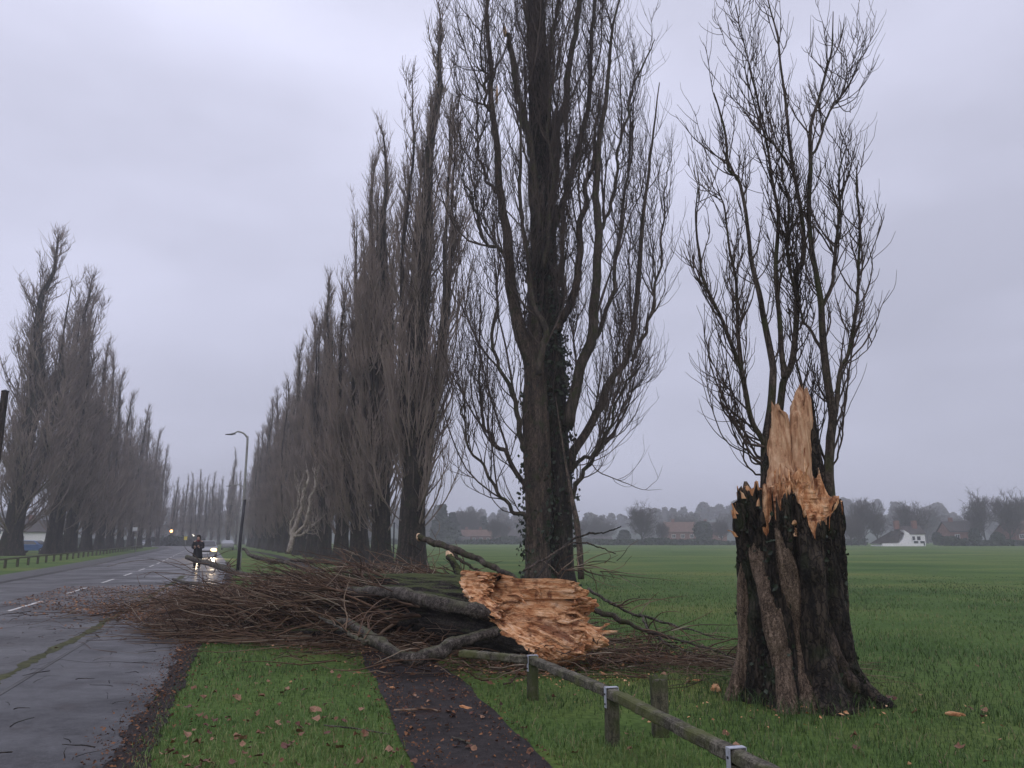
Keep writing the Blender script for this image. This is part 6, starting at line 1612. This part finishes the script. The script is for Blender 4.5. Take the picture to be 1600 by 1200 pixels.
for k in range(430):
    Yk = 330 + 230 * g.random() ** 0.8; pxk = -200 + 2000 * g.random(); xk = (pxk - 800) / FPX * Yk
    v, q = LC[k % 4]; sc = 0.75 + 0.6 * g.random()
    ca, sa = math.cos(k), math.sin(k)
    vv_ = v @ np.array([[ca, -sa, 0], [sa, ca, 0], [0, 0, 1]]).T * sc
    A.add(vv_ + np.array([xk, Yk, float(hill_h(np.array(xk), np.array(Yk))) - 0.8]), q)
o = A.build('far_wood', M['twig_far'], None, False); stuff(o, 'hazy wooded ridge behind the houses across the field', 'wood')

# ------------------------------------------------------------------ grass
def grass(N, g, rmin, rmax, amin, amax, rp_, size, width, name, label):
    # radial density falls with distance so that the near turf is the fullest
    u = g.random(N); r = rmin * (rmax / rmin) ** (u ** rp_); th = amin + (amax - amin) * g.random(N)
    x, y = np.sin(th) * r, np.cos(th) * r
    ro, ss = road_offset(x, y); pd, pt_ = path_dist(x, y)
    edge = 0.17 * fbm(np.stack([x * 1.8, y * 1.8, x * 0], -1), 5, 51, 0.6)
    ok = (ro < OFF_PAVE - 0.16 + edge) & ((np.abs(pd) > PATH_W + 0.02 + edge * 0.9))
    # worn, littered patches: under the fallen crown and close to the stump
    w = np.stack([x - FB[0], y - FB[1]], 1); uu = w @ FA[:2]; vv_ = w @ xax[:2]
    under = (uu > -0.2) & (np.abs(vv_) < 1.3) & (uu < 22)
    ok &= ~(under & (g.random(N) < 0.85))
    ds = np.hypot(x - SB[0], y - SB[1]); ok &= ds > 0.5
    thin = fbm(np.stack([x * 0.8, y * 0.8, x * 0 + 4], -1), 4, 53)
    ok &= (thin > -0.42 + 0.5 * g.random(N) - 0.25)
    x, y, r = x[ok], y[ok], r[ok]; n = len(x)
    z = np.where(pd[ok] > 0, ground_h(x, y), -0.004)
    lod = 1 + np.clip(r - 6, 0, 60) / 14
    h = size * (0.45 + 0.9 * g.random(n)) * (1 + 0.45 * thin[ok]) * (1 + 0.25 * np.clip(r - 8, 0, 30) / 20) * (1 - 0.8 * sm(24, 42, r)) * (1 + 1.6 * np.exp(-((ds[ok] - 0.68) / 0.2) ** 2))
    wd = width * (0.7 + 0.6 * g.random(n)) * lod
    a = g.random(n) * 6.28
    lean = np.stack([np.cos(a), np.sin(a)], 1) * (h * (0.25 + 0.75 * g.random(n)))[:, None]
    b = a + 1.57 + g.normal(size=n) * 0.5
    sd = np.stack([np.cos(b), np.sin(b)], 1) * wd[:, None] / 2
    base = np.stack([x, y], 1)
    V = np.empty((n, 5, 3))
    V[:, 0, :2] = base - sd; V[:, 1, :2] = base + sd; V[:, 0, 2] = V[:, 1, 2] = z - 0.005
    V[:, 2, :2] = base + lean * 0.35 + sd * 0.8; V[:, 3, :2] = base + lean * 0.35 - sd * 0.8; V[:, 2, 2] = V[:, 3, 2] = z + h * 0.6
    V[:, 4, :2] = base + lean; V[:, 4, 2] = z + h * (0.85 + 0.2 * g.random(n))
    k = np.arange(n)[:, None] * 5
    q = k + np.array([[0, 1, 2, 3]]); t = k + np.array([[3, 2, 4]])
    big = fbm(np.stack([x * 0.5, y * 0.5, x * 0 + 9], -1), 4, 55)
    tint = np.clip(0.36 + 0.75 * big + 0.2 * g.normal(size=n), 0, 0.94); tint = np.where(g.random(n) < 0.075, 1.0, tint)
    o = link(name, mesh_np(name, V.reshape(-1, 3), q, t, False, [M['grass_blade']], tint=np.repeat(tint, 5)))
    stuff(o, label, 'grass')
g = np.random.default_rng(99)
grass(150000, g, 5.0, 42, R(-34), R(40), 1.0, 0.055, 0.0055, 'grass', 'short damp green grass of the verge and the field')

# ------------------------------------------------------------------ damp air
hz = bpy.data.materials.new('damp_air'); hz.use_nodes = True
nt = hz.node_tree; nt.nodes.clear()
out = nt.nodes.new('ShaderNodeOutputMaterial'); pv = nt.nodes.new('ShaderNodeVolumePrincipled')
pv.inputs['Color'].default_value = (0.93, 0.94, 1.0, 1); pv.inputs['Density'].default_value = 0.0012; pv.inputs['Anisotropy'].default_value = 0.2
nt.links.new(pv.outputs[0], out.inputs['Volume'])
Acc().box((0, 520, 17.5), (1860, 1220, 38.5)).build('haze', hz, None, False)
hzo = bpy.data.objects['haze']; hzo['kind'] = 'stuff'; hzo['label'] = 'thin damp grey haze over the field and far trees'; hzo['category'] = 'haze'
